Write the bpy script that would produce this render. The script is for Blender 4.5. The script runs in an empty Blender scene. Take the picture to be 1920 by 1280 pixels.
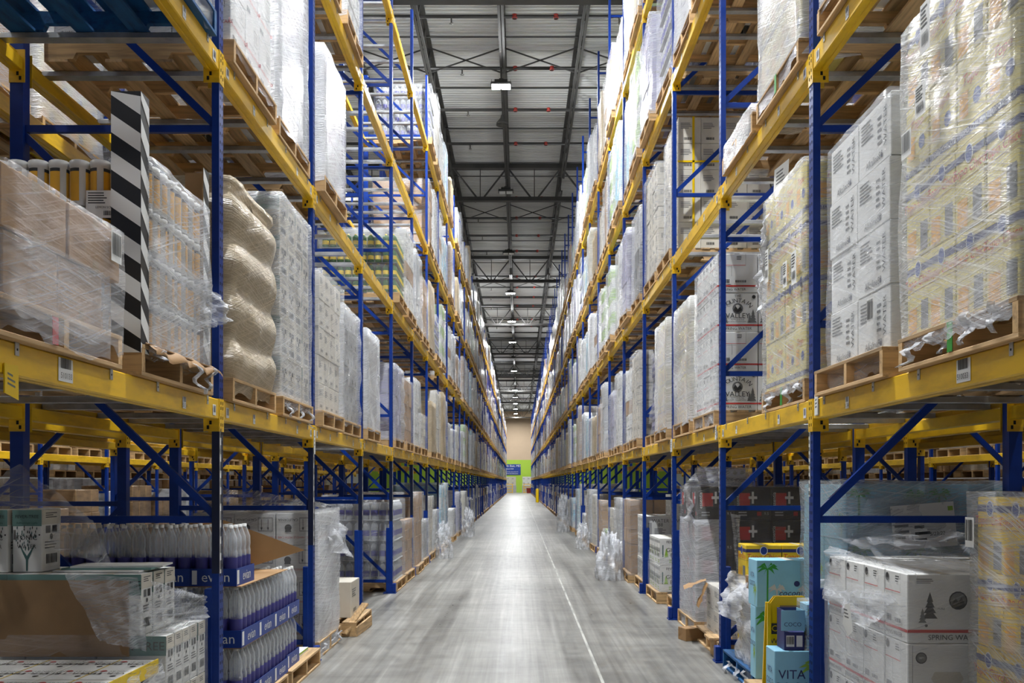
import bpy, math, random
from mathutils import Vector, Matrix, noise

# ------------------------------------------------------------------ camera, world, lamps, exposure
SC = bpy.context.scene
COL = SC.collection
cam_d = bpy.data.cameras.new('camera')
cam = bpy.data.objects.new('camera', cam_d)
COL.objects.link(cam)
cam.location = (0, 0, 1.5)
cam.rotation_euler = (math.radians(90), 0, 0)
cam_d.sensor_width = 36
cam_d.lens = 36 * 1797 / 1920
cam_d.shift_x = -13 / 1920
cam_d.shift_y = 265 / 1920
cam_d.clip_end = 400
cam_d.clip_start = 0.05
SC.camera = cam
W = bpy.data.worlds.new('world')
SC.world = W
W.use_nodes = True
W.node_tree.nodes['Background'].inputs[0].default_value = (0.80, 0.88, 1.0, 1)
W.node_tree.nodes['Background'].inputs[1].default_value = 0.12
SC.view_settings.view_transform = 'Standard'
SC.view_settings.look = 'None'
SC.view_settings.exposure = 0.62
SC.view_settings.gamma = 1
SC.view_settings.use_curve_mapping = False
SC.cycles.use_denoising = True
SC.cycles.max_bounces = 7
SC.cycles.diffuse_bounces = 3
SC.cycles.glossy_bounces = 3
SC.cycles.transparent_max_bounces = 10
SC.cycles.sample_clamp_indirect = 6
LAMP_W = 560
LAMP_W_SIDE = 170
LAMP_W_NEAR = 700

R = random.Random(7)
BAY = 2.507
PY0 = 2.99                   # near face of the first upright
XL, XR = -1.72, 1.687        # aisle faces of the uprights
LEV = [0.0, 1.98, 3.98, 5.98, 7.93]
NB = 52
def FX(s): return XL if s < 0 else XR
ORD = ['first', 'second', 'third', 'fourth', 'fifth', 'sixth', 'seventh', 'eighth', 'ninth', 'tenth', 'eleventh', 'twelfth',
       'thirteenth', 'fourteenth', 'fifteenth', 'sixteenth', 'seventeenth', 'eighteenth', 'nineteenth']
TENS = {2: 'twenty', 3: 'thirty', 4: 'forty', 5: 'fifty'}
def ordw(k):
    n = k + 1
    if n <= 19: return ORD[n - 1]
    t, u = divmod(n, 10)
    return (TENS[t][:-1] + 'ieth') if u == 0 else TENS[t] + '-' + ORD[u - 1]
def sname(s): return 'left' if s < 0 else 'right'

# ------------------------------------------------------------------ materials
MATS = {}
def nodes_of(name):
    m = bpy.data.materials.new(name); m.use_nodes = True
    nt = m.node_tree
    return m, nt, nt.nodes['Principled BSDF'], nt.nodes['Material Output']
def N(nt, t, **kw):
    n = nt.nodes.new(t)
    for k, v in kw.items(): setattr(n, k, v)
    return n
def mathn(nt, op, a, b=None, c=None):
    n = N(nt, 'ShaderNodeMath', operation=op)
    for i, x in enumerate((a, b, c)):
        if x is None: continue
        if isinstance(x, (int, float)): n.inputs[i].default_value = x
        else: nt.links.new(x, n.inputs[i])
    return n.outputs[0]
def mixc(nt, fac, a, b, mode='MIX'):
    n = N(nt, 'ShaderNodeMix', data_type='RGBA', blend_type=mode)
    for i, x in ((0, fac), (6, a), (7, b)):
        if isinstance(x, (int, float)): n.inputs[i].default_value = x
        elif isinstance(x, tuple): n.inputs[i].default_value = (*x, 1)
        else: nt.links.new(x, n.inputs[i])
    return n.outputs[2]
def coords(nt, scale, world=False):
    if world: src = N(nt, 'ShaderNodeNewGeometry').outputs['Position']
    else: src = N(nt, 'ShaderNodeTexCoord').outputs['Object']
    mp = N(nt, 'ShaderNodeMapping'); mp.inputs['Scale'].default_value = scale
    nt.links.new(src, mp.inputs['Vector'])
    return mp.outputs[0]
def noisen(nt, vec, scale=1, detail=3, rough=.55, dist=0):
    n = N(nt, 'ShaderNodeTexNoise')
    n.inputs['Scale'].default_value = scale; n.inputs['Detail'].default_value = detail
    n.inputs['Roughness'].default_value = rough; n.inputs['Distortion'].default_value = dist
    nt.links.new(vec, n.inputs['Vector'])
    return n.outputs['Fac']
def ramp(nt, fac, stops):
    n = N(nt, 'ShaderNodeValToRGB')
    e = n.color_ramp.elements
    while len(e) < len(stops): e.new(.5)
    for el, (p, c) in zip(e, stops):
        el.position = p; el.color = (*c, 1) if isinstance(c, tuple) else (c, c, c, 1)
    nt.links.new(fac, n.inputs[0])
    return n.outputs[0]
def M(name, col, rough=.5, metal=0., vary=.12, scale=(6, 6, 6), island=0., bump=0., dark=None, world=False, coat=0., spec=.5):
    if name in MATS: return MATS[name]
    m, nt, p, o = nodes_of(name)
    p.inputs['Roughness'].default_value = rough; p.inputs['Metallic'].default_value = metal
    p.inputs['Specular IOR Level'].default_value = spec
    p.inputs['Coat Weight'].default_value = coat; p.inputs['Coat Roughness'].default_value = .2
    c = None
    if vary or bump:
        f = noisen(nt, coords(nt, scale, world), 1, 4, .6)
        d = dark or tuple(x * (1 - 2.2 * vary) for x in col)
        l = tuple(min(1, x * (1 + .5 * vary)) for x in col)
        c = ramp(nt, f, [(.3, d), (.55, col), (.8, l)])
        if bump:
            b = N(nt, 'ShaderNodeBump'); b.inputs['Strength'].default_value = bump; b.inputs['Distance'].default_value = .01
            nt.links.new(f, b.inputs['Height']); nt.links.new(b.outputs[0], p.inputs['Normal'])
    if island:
        r = N(nt, 'ShaderNodeNewGeometry').outputs['Random Per Island']
        v = mathn(nt, 'MULTIPLY_ADD', r, 2 * island, 1 - island)
        h = N(nt, 'ShaderNodeHueSaturation'); nt.links.new(v, h.inputs['Value'])
        if c is None: h.inputs['Color'].default_value = (*col, 1)
        else: nt.links.new(c, h.inputs['Color'])
        c = h.outputs[0]
    if c is None: p.inputs['Base Color'].default_value = (*col, 1)
    else: nt.links.new(c, p.inputs['Base Color'])
    MATS[name] = m
    return m

def emit(name, col, strength):
    m, nt, p, o = nodes_of(name)
    p.inputs['Base Color'].default_value = (*col, 1)
    p.inputs['Emission Color'].default_value = (*col, 1)
    p.inputs['Emission Strength'].default_value = strength
    MATS[name] = m
    return m

def wrap_mat(name, col, base, gain, rough=.2, bump=.5):
    """stretch film: streaky, partly clear, shiny"""
    m, nt, p, o = nodes_of(name)
    tc = N(nt, 'ShaderNodeTexCoord').outputs['Object']
    s = N(nt, 'ShaderNodeSeparateXYZ'); nt.links.new(tc, s.inputs[0])
    rnd = N(nt, 'ShaderNodeObjectInfo').outputs['Random']
    u = mathn(nt, 'ADD', s.outputs[0], s.outputs[1])
    v = s.outputs[2]
    w = mathn(nt, 'MULTIPLY', rnd, 37.0)
    def vec(a, b):
        c = N(nt, 'ShaderNodeCombineXYZ')
        nt.links.new(a, c.inputs[0]); nt.links.new(b, c.inputs[1]); nt.links.new(w, c.inputs[2])
        return c.outputs[0]
    lowv = noisen(nt, vec(mathn(nt, 'MULTIPLY', u, 2.2), mathn(nt, 'MULTIPLY', v, 2.6)), 1, 2, .5)
    warp = mathn(nt, 'MULTIPLY_ADD', lowv, 5.0, mathn(nt, 'MULTIPLY', v, 125.0))
    st = noisen(nt, vec(mathn(nt, 'MULTIPLY', u, 1.1), mathn(nt, 'MULTIPLY_ADD', u, 11.0, warp)), 1, 4, .65)
    st2 = noisen(nt, vec(mathn(nt, 'MULTIPLY', u, 1.6), mathn(nt, 'MULTIPLY_ADD', u, -34.0, mathn(nt, 'MULTIPLY', warp, .8))), 1, 3, .6)
    a = mathn(nt, 'MULTIPLY', mathn(nt, 'POWER', mathn(nt, 'MAXIMUM', st, st2), 2.6), mathn(nt, 'MULTIPLY', 1.25, gain))
    a = mathn(nt, 'MULTIPLY', a, mathn(nt, 'MULTIPLY_ADD', lowv, 1.6, .2))
    a = mathn(nt, 'ADD', a, base)
    a = mathn(nt, 'MINIMUM', a, .95)
    h = mathn(nt, 'ADD', st, mathn(nt, 'MULTIPLY', st2, .6))
    cr = noisen(nt, vec(mathn(nt, 'MULTIPLY', u, 9), mathn(nt, 'MULTIPLY', v, 11)), 1, 3, .6, 1.2)
    h = mathn(nt, 'ADD', h, cr)
    b = N(nt, 'ShaderNodeBump'); b.inputs['Strength'].default_value = bump; b.inputs['Distance'].default_value = .02
    nt.links.new(h, b.inputs['Height'])
    nt.links.new(b.outputs[0], p.inputs['Normal'])
    p.inputs['Base Color'].default_value = (*col, 1)
    p.inputs['Roughness'].default_value = rough
    p.inputs['Specular IOR Level'].default_value = .8
    t = N(nt, 'ShaderNodeBsdfTransparent')
    mx = N(nt, 'ShaderNodeMixShader')
    nt.links.new(a, mx.inputs[0]); nt.links.new(t.outputs[0], mx.inputs[1]); nt.links.new(p.outputs[0], mx.inputs[2])
    nt.links.new(mx.outputs[0], o.inputs['Surface'])
    MATS[name] = m
    return m

def clear_mat(name, col, fac, rough=.12):
    m, nt, p, o = nodes_of(name)
    p.inputs['Base Color'].default_value = (*col, 1); p.inputs['Roughness'].default_value = rough
    p.inputs['Specular IOR Level'].default_value = .9
    lw = N(nt, 'ShaderNodeLayerWeight'); lw.inputs[0].default_value = .35
    f = mathn(nt, 'MULTIPLY_ADD', lw.outputs['Facing'], .55, fac)
    t = N(nt, 'ShaderNodeBsdfTransparent'); t.inputs[0].default_value = (*[min(1, .75 + .25 * c) for c in col], 1)
    mx = N(nt, 'ShaderNodeMixShader')
    nt.links.new(f, mx.inputs[0]); nt.links.new(t.outputs[0], mx.inputs[1]); nt.links.new(p.outputs[0], mx.inputs[2])
    nt.links.new(mx.outputs[0], o.inputs['Surface'])
    MATS[name] = m
    return m

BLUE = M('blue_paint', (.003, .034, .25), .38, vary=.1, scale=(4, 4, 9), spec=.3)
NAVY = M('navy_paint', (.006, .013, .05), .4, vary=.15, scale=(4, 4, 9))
BLACKP = M('black_plastic', (.012, .012, .013), .4, vary=0)
YEL = M('yellow_paint', (.86, .52, .012), .38, vary=.10, scale=(3, 3, 14), dark=(.62, .36, .015))
GALV = M('galvanised_steel', (.50, .51, .52), .42, metal=.75, vary=.15, scale=(8, 8, 8))
DSTEEL = M('dark_roof_steel', (.052, .050, .046), .55, vary=.15, scale=(2, 2, 2))
DECKM = M('white_roof_deck', (.62, .62, .60), .55, vary=.08, scale=(.5, 3, 3), world=True)
WOODX = M('pallet_wood_across', (.56, .36, .17), .75, vary=.2, scale=(2.5, 40, 40), island=.28, bump=.2)
WOODY = M('pallet_wood_along', (.58, .38, .19), .75, vary=.2, scale=(40, 2.5, 40), island=.28, bump=.2)
BWOOD = M('blue_pallet_wood', (.008, .10, .28), .7, vary=.25, scale=(20, 4, 30), island=.15)
KRAFT = M('brown_cardboard', (.36, .205, .085), .7, vary=.06, scale=(4, 4, 4), island=.1)
KRAFTD = M('darker_brown_cardboard', (.30, .18, .085), .7, vary=.08, scale=(4, 4, 4))
WHITE = M('white_cardboard', (.74, .74, .72), .6, vary=.03, scale=(5, 5, 5), island=.05)
OFFW = M('cream_cardboard', (.62, .58, .50), .65, vary=.04, scale=(5, 5, 5), island=.07)
GREYC = M('grey_cardboard', (.42, .42, .42), .6, vary=.05, scale=(5, 5, 5), island=.12)
PURP = M('lavender_shrink_pack', (.36, .34, .52), .35, vary=.1, scale=(9, 9, 9), island=.15)
DARKC = M('black_cardboard', (.020, .018, .018), .4, vary=.1)
INK = M('black_ink', (.03, .03, .03), .5, vary=0)
GREYINK = M('grey_ink', (.16, .16, .16), .6, vary=0)
RED = M('red_ink', (.55, .03, .025), .5, vary=0)
TAPE = M('clear_tan_tape', (.36, .24, .12), .25, vary=0)
PAPER = M('white_paper', (.82, .82, .80), .6, vary=0)
TEAL = M('teal_print', (.145, .27, .25), .6, vary=.05)
DTEAL = M('dark_teal_print', (.05, .12, .115), .6, vary=0)
SKY = M('sky_blue_print', (.27, .57, .74), .45, vary=.04)
GREEN = M('green_print', (.03, .30, .03), .5, vary=0)
LIME = M('lime_print', (.30, .50, .06), .5, vary=0)
NAVYP = M('navy_print', (.025, .03, .14), .45, vary=0)
PINK = M('pale_pink_print', (.58, .56, .55), .5, vary=0)
TOPO = M('yellow_print', (.80, .56, .02), .45, vary=.06, island=.06)
TOPOL = M('pale_yellow_print', (.74, .64, .22), .5, vary=.06, island=.05)
TRAYB = M('royal_blue_tray', (.010, .045, .28), .45, vary=.05)
PURL = M('purple_bottle_label', (.055, .05, .25), .4, vary=0)
ORANGE = M('orange_print', (.80, .42, .03), .45, vary=.05)
CANW = M('white_plastic', (.72, .72, .70), .35, vary=0)
SIGNY = M('yellow_plastic', (.88, .58, .0), .3, vary=.04)
HOLE = M('dark_slot', (.004, .004, .006), .8, vary=0)
FILMW = M('torn_film', (.80, .82, .84), .2, vary=0, bump=0)
WRAP = wrap_mat('stretch_film', (.88, .90, .95), .03, .68)
WRAPM = wrap_mat('milky_stretch_film', (.88, .90, .94), .09, 1.0)
WRAPH = wrap_mat('heavy_stretch_film', (.86, .88, .93), .28, 1.1)
WRAPT = wrap_mat('tan_stretch_film', (.66, .54, .36), .45, .9, .28, .8)
WRAPD = wrap_mat('thin_stretch_film', (.80, .80, .82), .03, .5)
PET = clear_mat('clear_bottle_plastic', (.90, .93, .96), .15, .08)
PETG = clear_mat('green_bottle_glass', (.06, .20, .05), .62)
LENS = emit('lit_led_lens', (1, .99, .96), 160)
LENS_OFF = M('unlit_led_lens', (.7, .7, .68), .3, vary=0)
LABELS_M = (PAPER, INK)

# ------------------------------------------------------------------ mesh builder
class MB:
    def __init__(self): self.v, self.f, self.mi, self.mats, self.smooth = [], [], [], [], []
    def m(self, mat):
        if mat not in self.mats: self.mats.append(mat)
        return self.mats.index(mat)
    def face(self, pts, mat, sm=False):
        i = len(self.v); self.v += [tuple(p) for p in pts]
        self.f.append(tuple(range(i, i + len(pts)))); self.mi.append(self.m(mat)); self.smooth.append(sm)
    def raw(self, vs, fs, mat, sm=False):
        i = len(self.v); k = self.m(mat)
        self.v += [tuple(p) for p in vs]
        for f in fs: self.f.append(tuple(i + a for a in f)); self.mi.append(k); self.smooth.append(sm)
    def box(self, x0, x1, y0, y1, z0, z1, mat, c=0.0):
        if x0 > x1: x0, x1 = x1, x0
        if y0 > y1: y0, y1 = y1, y0
        if c <= 0:
            vs = [(x, y, z) for z in (z0, z1) for y in (y0, y1) for x in (x0, x1)]
            self.raw(vs, [(0, 2, 3, 1), (4, 5, 7, 6), (0, 1, 5, 4), (2, 6, 7, 3), (0, 4, 6, 2), (1, 3, 7, 5)], mat)
            return
        vs, idx = [], {}
        for sx in (0, 1):
            for sy in (0, 1):
                for sz in (0, 1):
                    X, Y, Z = (x0, x1)[sx], (y0, y1)[sy], (z0, z1)[sz]
                    dx, dy, dz = (c if not sx else -c), (c if not sy else -c), (c if not sz else -c)
                    for ax, p in ((0, (X, Y + dy, Z + dz)), (1, (X + dx, Y, Z + dz)), (2, (X + dx, Y + dy, Z))):
                        idx[sx, sy, sz, ax] = len(vs); vs.append(p)
        fs = []
        I = idx
        for s in (0, 1):
            q = [I[s, 0, 0, 0], I[s, 1, 0, 0], I[s, 1, 1, 0], I[s, 0, 1, 0]]; fs.append(q if s else q[::-1])
            q = [I[0, s, 0, 1], I[1, s, 0, 1], I[1, s, 1, 1], I[0, s, 1, 1]]; fs.append(q[::-1] if s else q)
            q = [I[0, 0, s, 2], I[1, 0, s, 2], I[1, 1, s, 2], I[0, 1, s, 2]]; fs.append(q if s else q[::-1])
        for a in (0, 1):
            for b in (0, 1):
                fs.append([I[a, b, 0, 0], I[a, b, 1, 0], I[a, b, 1, 1], I[a, b, 0, 1]])
                fs.append([I[a, 0, b, 0], I[a, 1, b, 0], I[a, 1, b, 2], I[a, 0, b, 2]])
                fs.append([I[0, a, b, 1], I[1, a, b, 1], I[1, a, b, 2], I[0, a, b, 2]])
                for d in (0, 1): fs.append([I[a, b, d, 0], I[a, b, d, 1], I[a, b, d, 2]])
        self.raw(vs, fs, mat)
    def bar(self, p, q, w, h, mat, up=(0, 0, 1)):
        p, q = Vector(p), Vector(q); d = (q - p).normalized(); u = Vector(up)
        if abs(d.dot(u)) > .99: u = Vector((0, 1, 0))
        a = d.cross(u).normalized() * (w / 2); b = a.cross(d).normalized() * (h / 2)
        vs = [p - a - b, p + a - b, p + a + b, p - a + b, q - a - b, q + a - b, q + a + b, q - a + b]
        self.raw(vs, [(3, 2, 1, 0), (4, 5, 6, 7), (0, 1, 5, 4), (1, 2, 6, 5), (2, 3, 7, 6), (3, 0, 4, 7)], mat)
    def lathe(self, prof, cx, cy, mat, n=12, z=0., sm=True, arc=None):
        """prof: list of (r, z) or (r, z, mat) where mat is for the band above that point"""
        a0, a1 = arc or (0, 2 * math.pi)
        full = arc is None
        nn = n if full else n + 1
        base = len(self.v)
        for pr in prof:
            for i in range(nn):
                t = a0 + (a1 - a0) * i / n
                self.v.append((cx + pr[0] * math.cos(t), cy + pr[0] * math.sin(t), z + pr[1]))
        for j in range(len(prof) - 1):
            k = self.m(prof[j][2] if len(prof[j]) > 2 else mat)
            for i in range(n):
                i2 = (i + 1) % nn
                self.f.append((base + j * nn + i, base + j * nn + i2, base + (j + 1) * nn + i2, base + (j + 1) * nn + i))
                self.mi.append(k); self.smooth.append(sm)
        if full:
            self.f.append(tuple(base + (len(prof) - 1) * nn + i for i in range(nn))); self.mi.append(self.m(prof[-1][2] if len(prof[-1]) > 2 else mat)); self.smooth.append(False)
    def tube(self, pts, r, mat, n=8):
        pts = [Vector(p) for p in pts]; base = len(self.v); k = self.m(mat)
        for i, p in enumerate(pts):
            d = (pts[min(i + 1, len(pts) - 1)] - pts[max(i - 1, 0)]).normalized()
            u = Vector((0, 0, 1)) if abs(d.z) < .9 else Vector((1, 0, 0))
            a = d.cross(u).normalized(); b = a.cross(d)
            for j in range(n):
                t = 2 * math.pi * j / n
                self.v.append(tuple(p + (a * math.cos(t) + b * math.sin(t)) * r))
        for i in range(len(pts) - 1):
            for j in range(n):
                self.f.append((base + i * n + j, base + i * n + (j + 1) % n, base + (i + 1) * n + (j + 1) % n, base + (i + 1) * n + j)); self.mi.append(k); self.smooth.append(True)
        for e in (0, (len(pts) - 1) * n):
            self.f.append(tuple(base + e + j for j in range(n))); self.mi.append(k); self.smooth.append(False)
    def grid(self, fn, nu, nv, mat, sm=True):
        base = len(self.v); k = self.m(mat)
        for j in range(nv + 1):
            for i in range(nu + 1): self.v.append(tuple(fn(i / nu, j / nv)))
        for j in range(nv):
            for i in range(nu):
                a = base + j * (nu + 1) + i
                self.f.append((a, a + 1, a + nu + 2, a + nu + 1)); self.mi.append(k); self.smooth.append(sm)
    def add(self, o, dx=0, dy=0, dz=0, rz=0., s=(1, 1, 1)):
        base = len(self.v); c, sn = math.cos(rz), math.sin(rz)
        for x, y, z in o.v:
            x, y, z = x * s[0], y * s[1], z * s[2]
            self.v.append((x * c - y * sn + dx, x * sn + y * c + dy, z + dz))
        mp = [self.m(q) for q in o.mats]
        self.f += [tuple(base + a for a in f) for f in o.f]; self.mi += [mp[i] for i in o.mi]; self.smooth += o.smooth
    def prism(self, poly, ext, mat):
        """poly: 3D points of a face, ext: extrusion vector"""
        e = Vector(ext); n = len(poly); P = [Vector(p) for p in poly]; Q = [p + e for p in P]
        self.raw(P + Q, [tuple(range(n))[::-1], tuple(range(n, 2 * n))] + [(i, (i + 1) % n, n + (i + 1) % n, n + i) for i in range(n)], mat)
    def mesh(self, name):
        me = bpy.data.meshes.new(name)
        me.from_pydata(self.v, [], self.f)
        for q in self.mats: me.materials.append(q)
        me.polygons.foreach_set('material_index', self.mi)
        me.polygons.foreach_set('use_smooth', self.smooth)
        me.update()
        return me
    def build(self, name, parent=None, loc=(0, 0, 0), rz=0.):
        return link(name, self.mesh(name), parent, loc, rz)

def link(name, me, parent=None, loc=(0, 0, 0), rz=0., scale=None):
    o = bpy.data.objects.new(name, me); COL.objects.link(o)
    o.parent = parent; o.location = loc; o.rotation_euler = (0, 0, rz)
    if scale: o.scale = scale
    return o
def tag(o, label, cat, group=None, kind=None):
    if label: o['label'] = label
    if cat: o['category'] = cat
    if group: o['group'] = group
    if kind: o['kind'] = kind
    return o
def thing(name, label, cat, loc=(0, 0, 0), rz=0., group=None):
    o = bpy.data.objects.new(name, None); COL.objects.link(o)
    o.location = loc; o.rotation_euler = (0, 0, rz); o.empty_display_size = .1
    return tag(o, label, cat, group)

# ------------------------------------------------------------------ lettering and printed marks
_txt = {}
def text_geo(s):
    if s not in _txt:
        cu = bpy.data.curves.new('t', 'FONT'); cu.body = s; cu.align_x = 'CENTER'; cu.align_y = 'CENTER'
        cu.resolution_u = 2; cu.size = 1
        ob = bpy.data.objects.new('t', cu); COL.objects.link(ob)
        me = bpy.data.meshes.new_from_object(ob.evaluated_get(bpy.context.evaluated_depsgraph_get()))
        _txt[s] = ([(v.co.x, v.co.y) for v in me.vertices], [tuple(p.vertices) for p in me.polygons])
        bpy.data.objects.remove(ob); bpy.data.curves.remove(cu); bpy.data.meshes.remove(me)
    return _txt[s]
class Face:
    """a printable face: origin at its lower left corner, u to the right, v up, raised by eps"""
    def __init__(self, mb, o, u, v, w, h, eps=.0012):
        self.mb, self.u, self.v = mb, Vector(u), Vector(v)
        self.n = self.u.cross(self.v); self.o = Vector(o); self.w, self.h, self.eps, self.c = w, h, eps, 0
    def up(self, e): self.c += 1; return e + .03 * self.c      # each mark lies a hair above the one before
    def P(self, a, b, e=1): return self.o + self.u * (a * self.w) + self.v * (b * self.h) + self.n * (self.eps * e)
    def poly(self, pts, mat, e=1): e = self.up(e); self.mb.face([self.P(a, b, e) for a, b in pts], mat)
    def rect(self, a0, b0, a1, b1, mat, e=1): self.poly([(a0, b0), (a1, b0), (a1, b1), (a0, b1)], mat, e)
    def disc(self, a, b, r, mat, e=1, n=14, ry=None):
        e = self.up(e)
        self.mb.face([self.P(a, b, e) + self.u * (r * math.cos(2 * math.pi * i / n)) + self.v * ((ry or r) * math.sin(2 * math.pi * i / n)) for i in range(n)], mat)
    def text(self, s, a, b, size, mat, e=2, sx=1., rot=0., shear=0.):
        e = self.up(e); vs, fs = text_geo(s); c = self.P(a, b, e); ct, st = math.cos(rot), math.sin(rot)
        out = []
        for x, y in vs:
            x = x * sx + y * shear
            out.append(c + self.u * ((x * ct - y * st) * size) + self.v * ((x * st + y * ct) * size))
        self.mb.raw(out, fs, mat)
    def lines(self, a0, a1, b0, b1, n, mat, rr):
        for i in range(n):
            b = b1 + (b0 - b1) * (i + .5) / n; t = abs(b1 - b0) / n * .22
            self.rect(a0, b - t, a0 + (a1 - a0) * rr.uniform(.6, 1), b + t, mat)
    def barcode(self, a0, b0, a1, b1, rr, bg=True):
        if bg: self.rect(a0, b0, a1, b1, PAPER)
        x = a0 + (a1 - a0) * .08
        while x < a1 - (a1 - a0) * .1:
            w = (a1 - a0) * rr.choice((.025, .04, .06))
            self.rect(x, b0 + (b1 - b0) * .22, min(x + w, a1), b1 - (b1 - b0) * .08, INK, 2)
            x += w + (a1 - a0) * rr.choice((.025, .04))
def box_faces(mb, w, d, h, e=.0012):
    """faces of a box centred on x, y with its base at z = 0"""
    return {'F': Face(mb, (-w / 2, -d / 2, 0), (1, 0, 0), (0, 0, 1), w, h, e), 'B': Face(mb, (w / 2, d / 2, 0), (-1, 0, 0), (0, 0, 1), w, h, e),
            'L': Face(mb, (-w / 2, d / 2, 0), (0, -1, 0), (0, 0, 1), d, h, e), 'R': Face(mb, (w / 2, -d / 2, 0), (0, 1, 0), (0, 0, 1), d, h, e),
            'T': Face(mb, (-w / 2, -d / 2, h), (1, 0, 0), (0, 1, 0), w, d, e)}
def tree_art(f, a, b, s, mat):
    for i in range(4):
        y = b + i * s * .2; w = s * (.26 - i * .05)
        f.poly([(a - w, y), (a + w, y), (a, y + s * .36)], mat)
def palm(f, a, b, top, mat, e=1, w=.2):
    f.poly([(a - .012, b), (a + .012, b), (a + .016, top), (a - .008, top)], mat, e)
    for t in (-2.6, -1.9, -.9, -.1, .5, 1.1, 2.2, 2.9, 3.6):
        dx, dy = math.cos(t) * w, math.sin(t) * w * .8
        f.poly([(a, top), (a + dx * .55 + .012, top + dy * .5 + .07), (a + dx, top + dy * .9 - .02), (a + dx * .5, top + dy * .5 + .01)], mat, e + .2)

def deco_mv_logo(f, rr):
    f.rect(0, .155, 1, .195, RED)
    f.text('SPRING WATER', .5, .085, .036, INK, sx=.95)
    f.text('VALLEY', .5, .41, .062, INK)
    f.text('BOTTLED IN THE', .5, .31, .014, INK); f.text('OUACHITA MOUNTAINS, USA', .5, .26, .016, INK)
    f.text('THE', .5, .92, .032, INK)
    for i, ch in enumerate('MOUNTAIN'):
        t = math.radians(58 - i * 116 / 7)
        f.text(ch, .5 - math.sin(t) * .36, .55 + math.cos(t) * .25, .052, INK, rot=t)
    f.disc(.5, .60, .046, GREYINK); f.disc(.5, .64, .02, WHITE, 2); f.poly([(.39, .56), (.45, .66), (.5, .58), (.56, .65), (.61, .56), (.5, .5)], INK, 3)
    tree_art(f, .12, .24, .36, GREYINK); tree_art(f, .88, .24, .36, GREYINK); tree_art(f, .2, .24, .24, GREYINK); tree_art(f, .8, .24, .24, GREYINK)
    f.disc(.9, .9, .016, INK)
def deco_mv_side(f, rr):
    f.rect(0, .155, 1, .195, RED)
    f.text('SPRING WATER', .4, .085, .03, INK)
    f.barcode(.06, .22, .34, .36, rr); f.barcode(.42, .24, .75, .33, rr)
    f.rect(.35, .42, .356, .7, GREYINK)
    f.rect(.02, .70, .70, .712, RED); f.rect(.02, .70, .026, 1, GREYINK); f.rect(.70, .70, .706, 1, GREYINK)
    f.disc(.12, .9, .02, INK); f.lines(.48, .66, .84, .95, 3, INK, rr)
def deco_mv_end(f, rr):
    f.rect(0, .155, 1, .2, RED); f.text('SPRING WATER', .63, .085, .034, INK)
    f.lines(.12, .4, .86, .94, 3, GREYINK, rr); f.disc(.68, .62, .042, INK); f.disc(.68, .62, .036, GREYINK, 2)
    f.poly([(.58, .55), (.64, .66), (.68, .6), (.72, .67), (.78, .55), (.68, .5)], INK, 3)
    tree_art(f, .3, .36, .4, INK); tree_art(f, .2, .3, .22, GREYINK); f.text('PURE', .45, .5, .014, INK); f.disc(.25, .26, .007, INK)
def deco_mv_cut(f, rr):
    for a, b in (((.06, .15), (.94, .158)), ((.06, .15), (.066, .98)), ((.934, .15), (.94, .98))): f.rect(*a, *b, GREYINK)
    f.disc(.18, .8, .026, INK); f.disc(.18, .8, .021, GREYINK, 2); f.text('1871', .18, .8, .014, WHITE, 3)
    f.rect(.1, .16, .14, .22, RED); f.rect(.86, .16, .90, .22, RED); f.rect(.2, .17, .8, .182, RED)
    f.poly([(.36, .42), (.7, .42), (.75, .5), (.7, .6), (.36, .6), (.31, .5)], OFFW)
def deco_ft(f, rr, name='TONIC', hd=TEAL):
    f.rect(0, .74, 1, 1, hd)
    f.text('FEVER-TREE', .5, .89, .155 * f.w, INK); f.text('Refreshingly Light', .5, .79, .10 * f.w, DTEAL, shear=.2)
    f.poly([(.47, .02), (.53, .02), (.54, .2), (.64, .3), (.78, .46), (.5, .26), (.22, .46), (.36, .3), (.46, .2)], DTEAL)
    for i in range(40):
        b = rr.uniform(.34, .73); q = .12 + .26 * min(1, (b - .3) / .2); a = rr.uniform(.5 - q, .5 + q)
        f.poly([(a - .02, b), (a, b - .03), (a + .02, b), (a + .005, b + .035)], rr.choice((INK, DTEAL)))
    f.text(name, .5, .55, .23 * f.w, INK, 3); f.text('WATER', .5, .41, .19 * f.w, INK, 3)
    f.rect(.05, .52, .075, .68, INK); f.rect(.09, .52, .115, .68, INK); f.disc(.93, .6, .03 * f.w, INK)
def deco_ft_side(f, rr):
    f.rect(0, .76, 1, 1, OFFW); f.lines(.2, .85, .86, .96, 3, INK, rr)
    f.rect(.2, .62, .45, .74, GREYINK); f.rect(.55, .62, .8, .74, INK); f.disc(.5, .56, .08 * f.w, INK)
    f.lines(.15, .9, .36, .5, 3, GREYINK, rr); f.barcode(.15, .08, .85, .3, rr)
def deco_ft_top(f, rr):
    for a, b in ((.27, .75), (.73, .75), (.27, .27), (.73, .27)):
        f.text('FEVER-TREE', a, b, .052, INK, rot=math.pi); f.text('OPEN BY HAND', a, b + .1, .026, GREYINK, rot=math.pi)
        f.disc(a - .12, b + .12, .016, RED); f.disc(a + .14, b - .12, .014, INK)
    f.rect(.49, 0, .51, 1, TOPO)
def deco_ft_front(f, rr):
    f.rect(0, .66, 1, 1, TEAL); f.text('FEVER-TREE', .52, .82, .062, INK)
    f.disc(.9, .45, .02, INK); f.disc(.9, .45, .015, WHITE, 2); f.lines(.06, .4, .2, .5, 4, GREYINK, rr); tree_art(f, .6, .05, .5, DTEAL)
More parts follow.
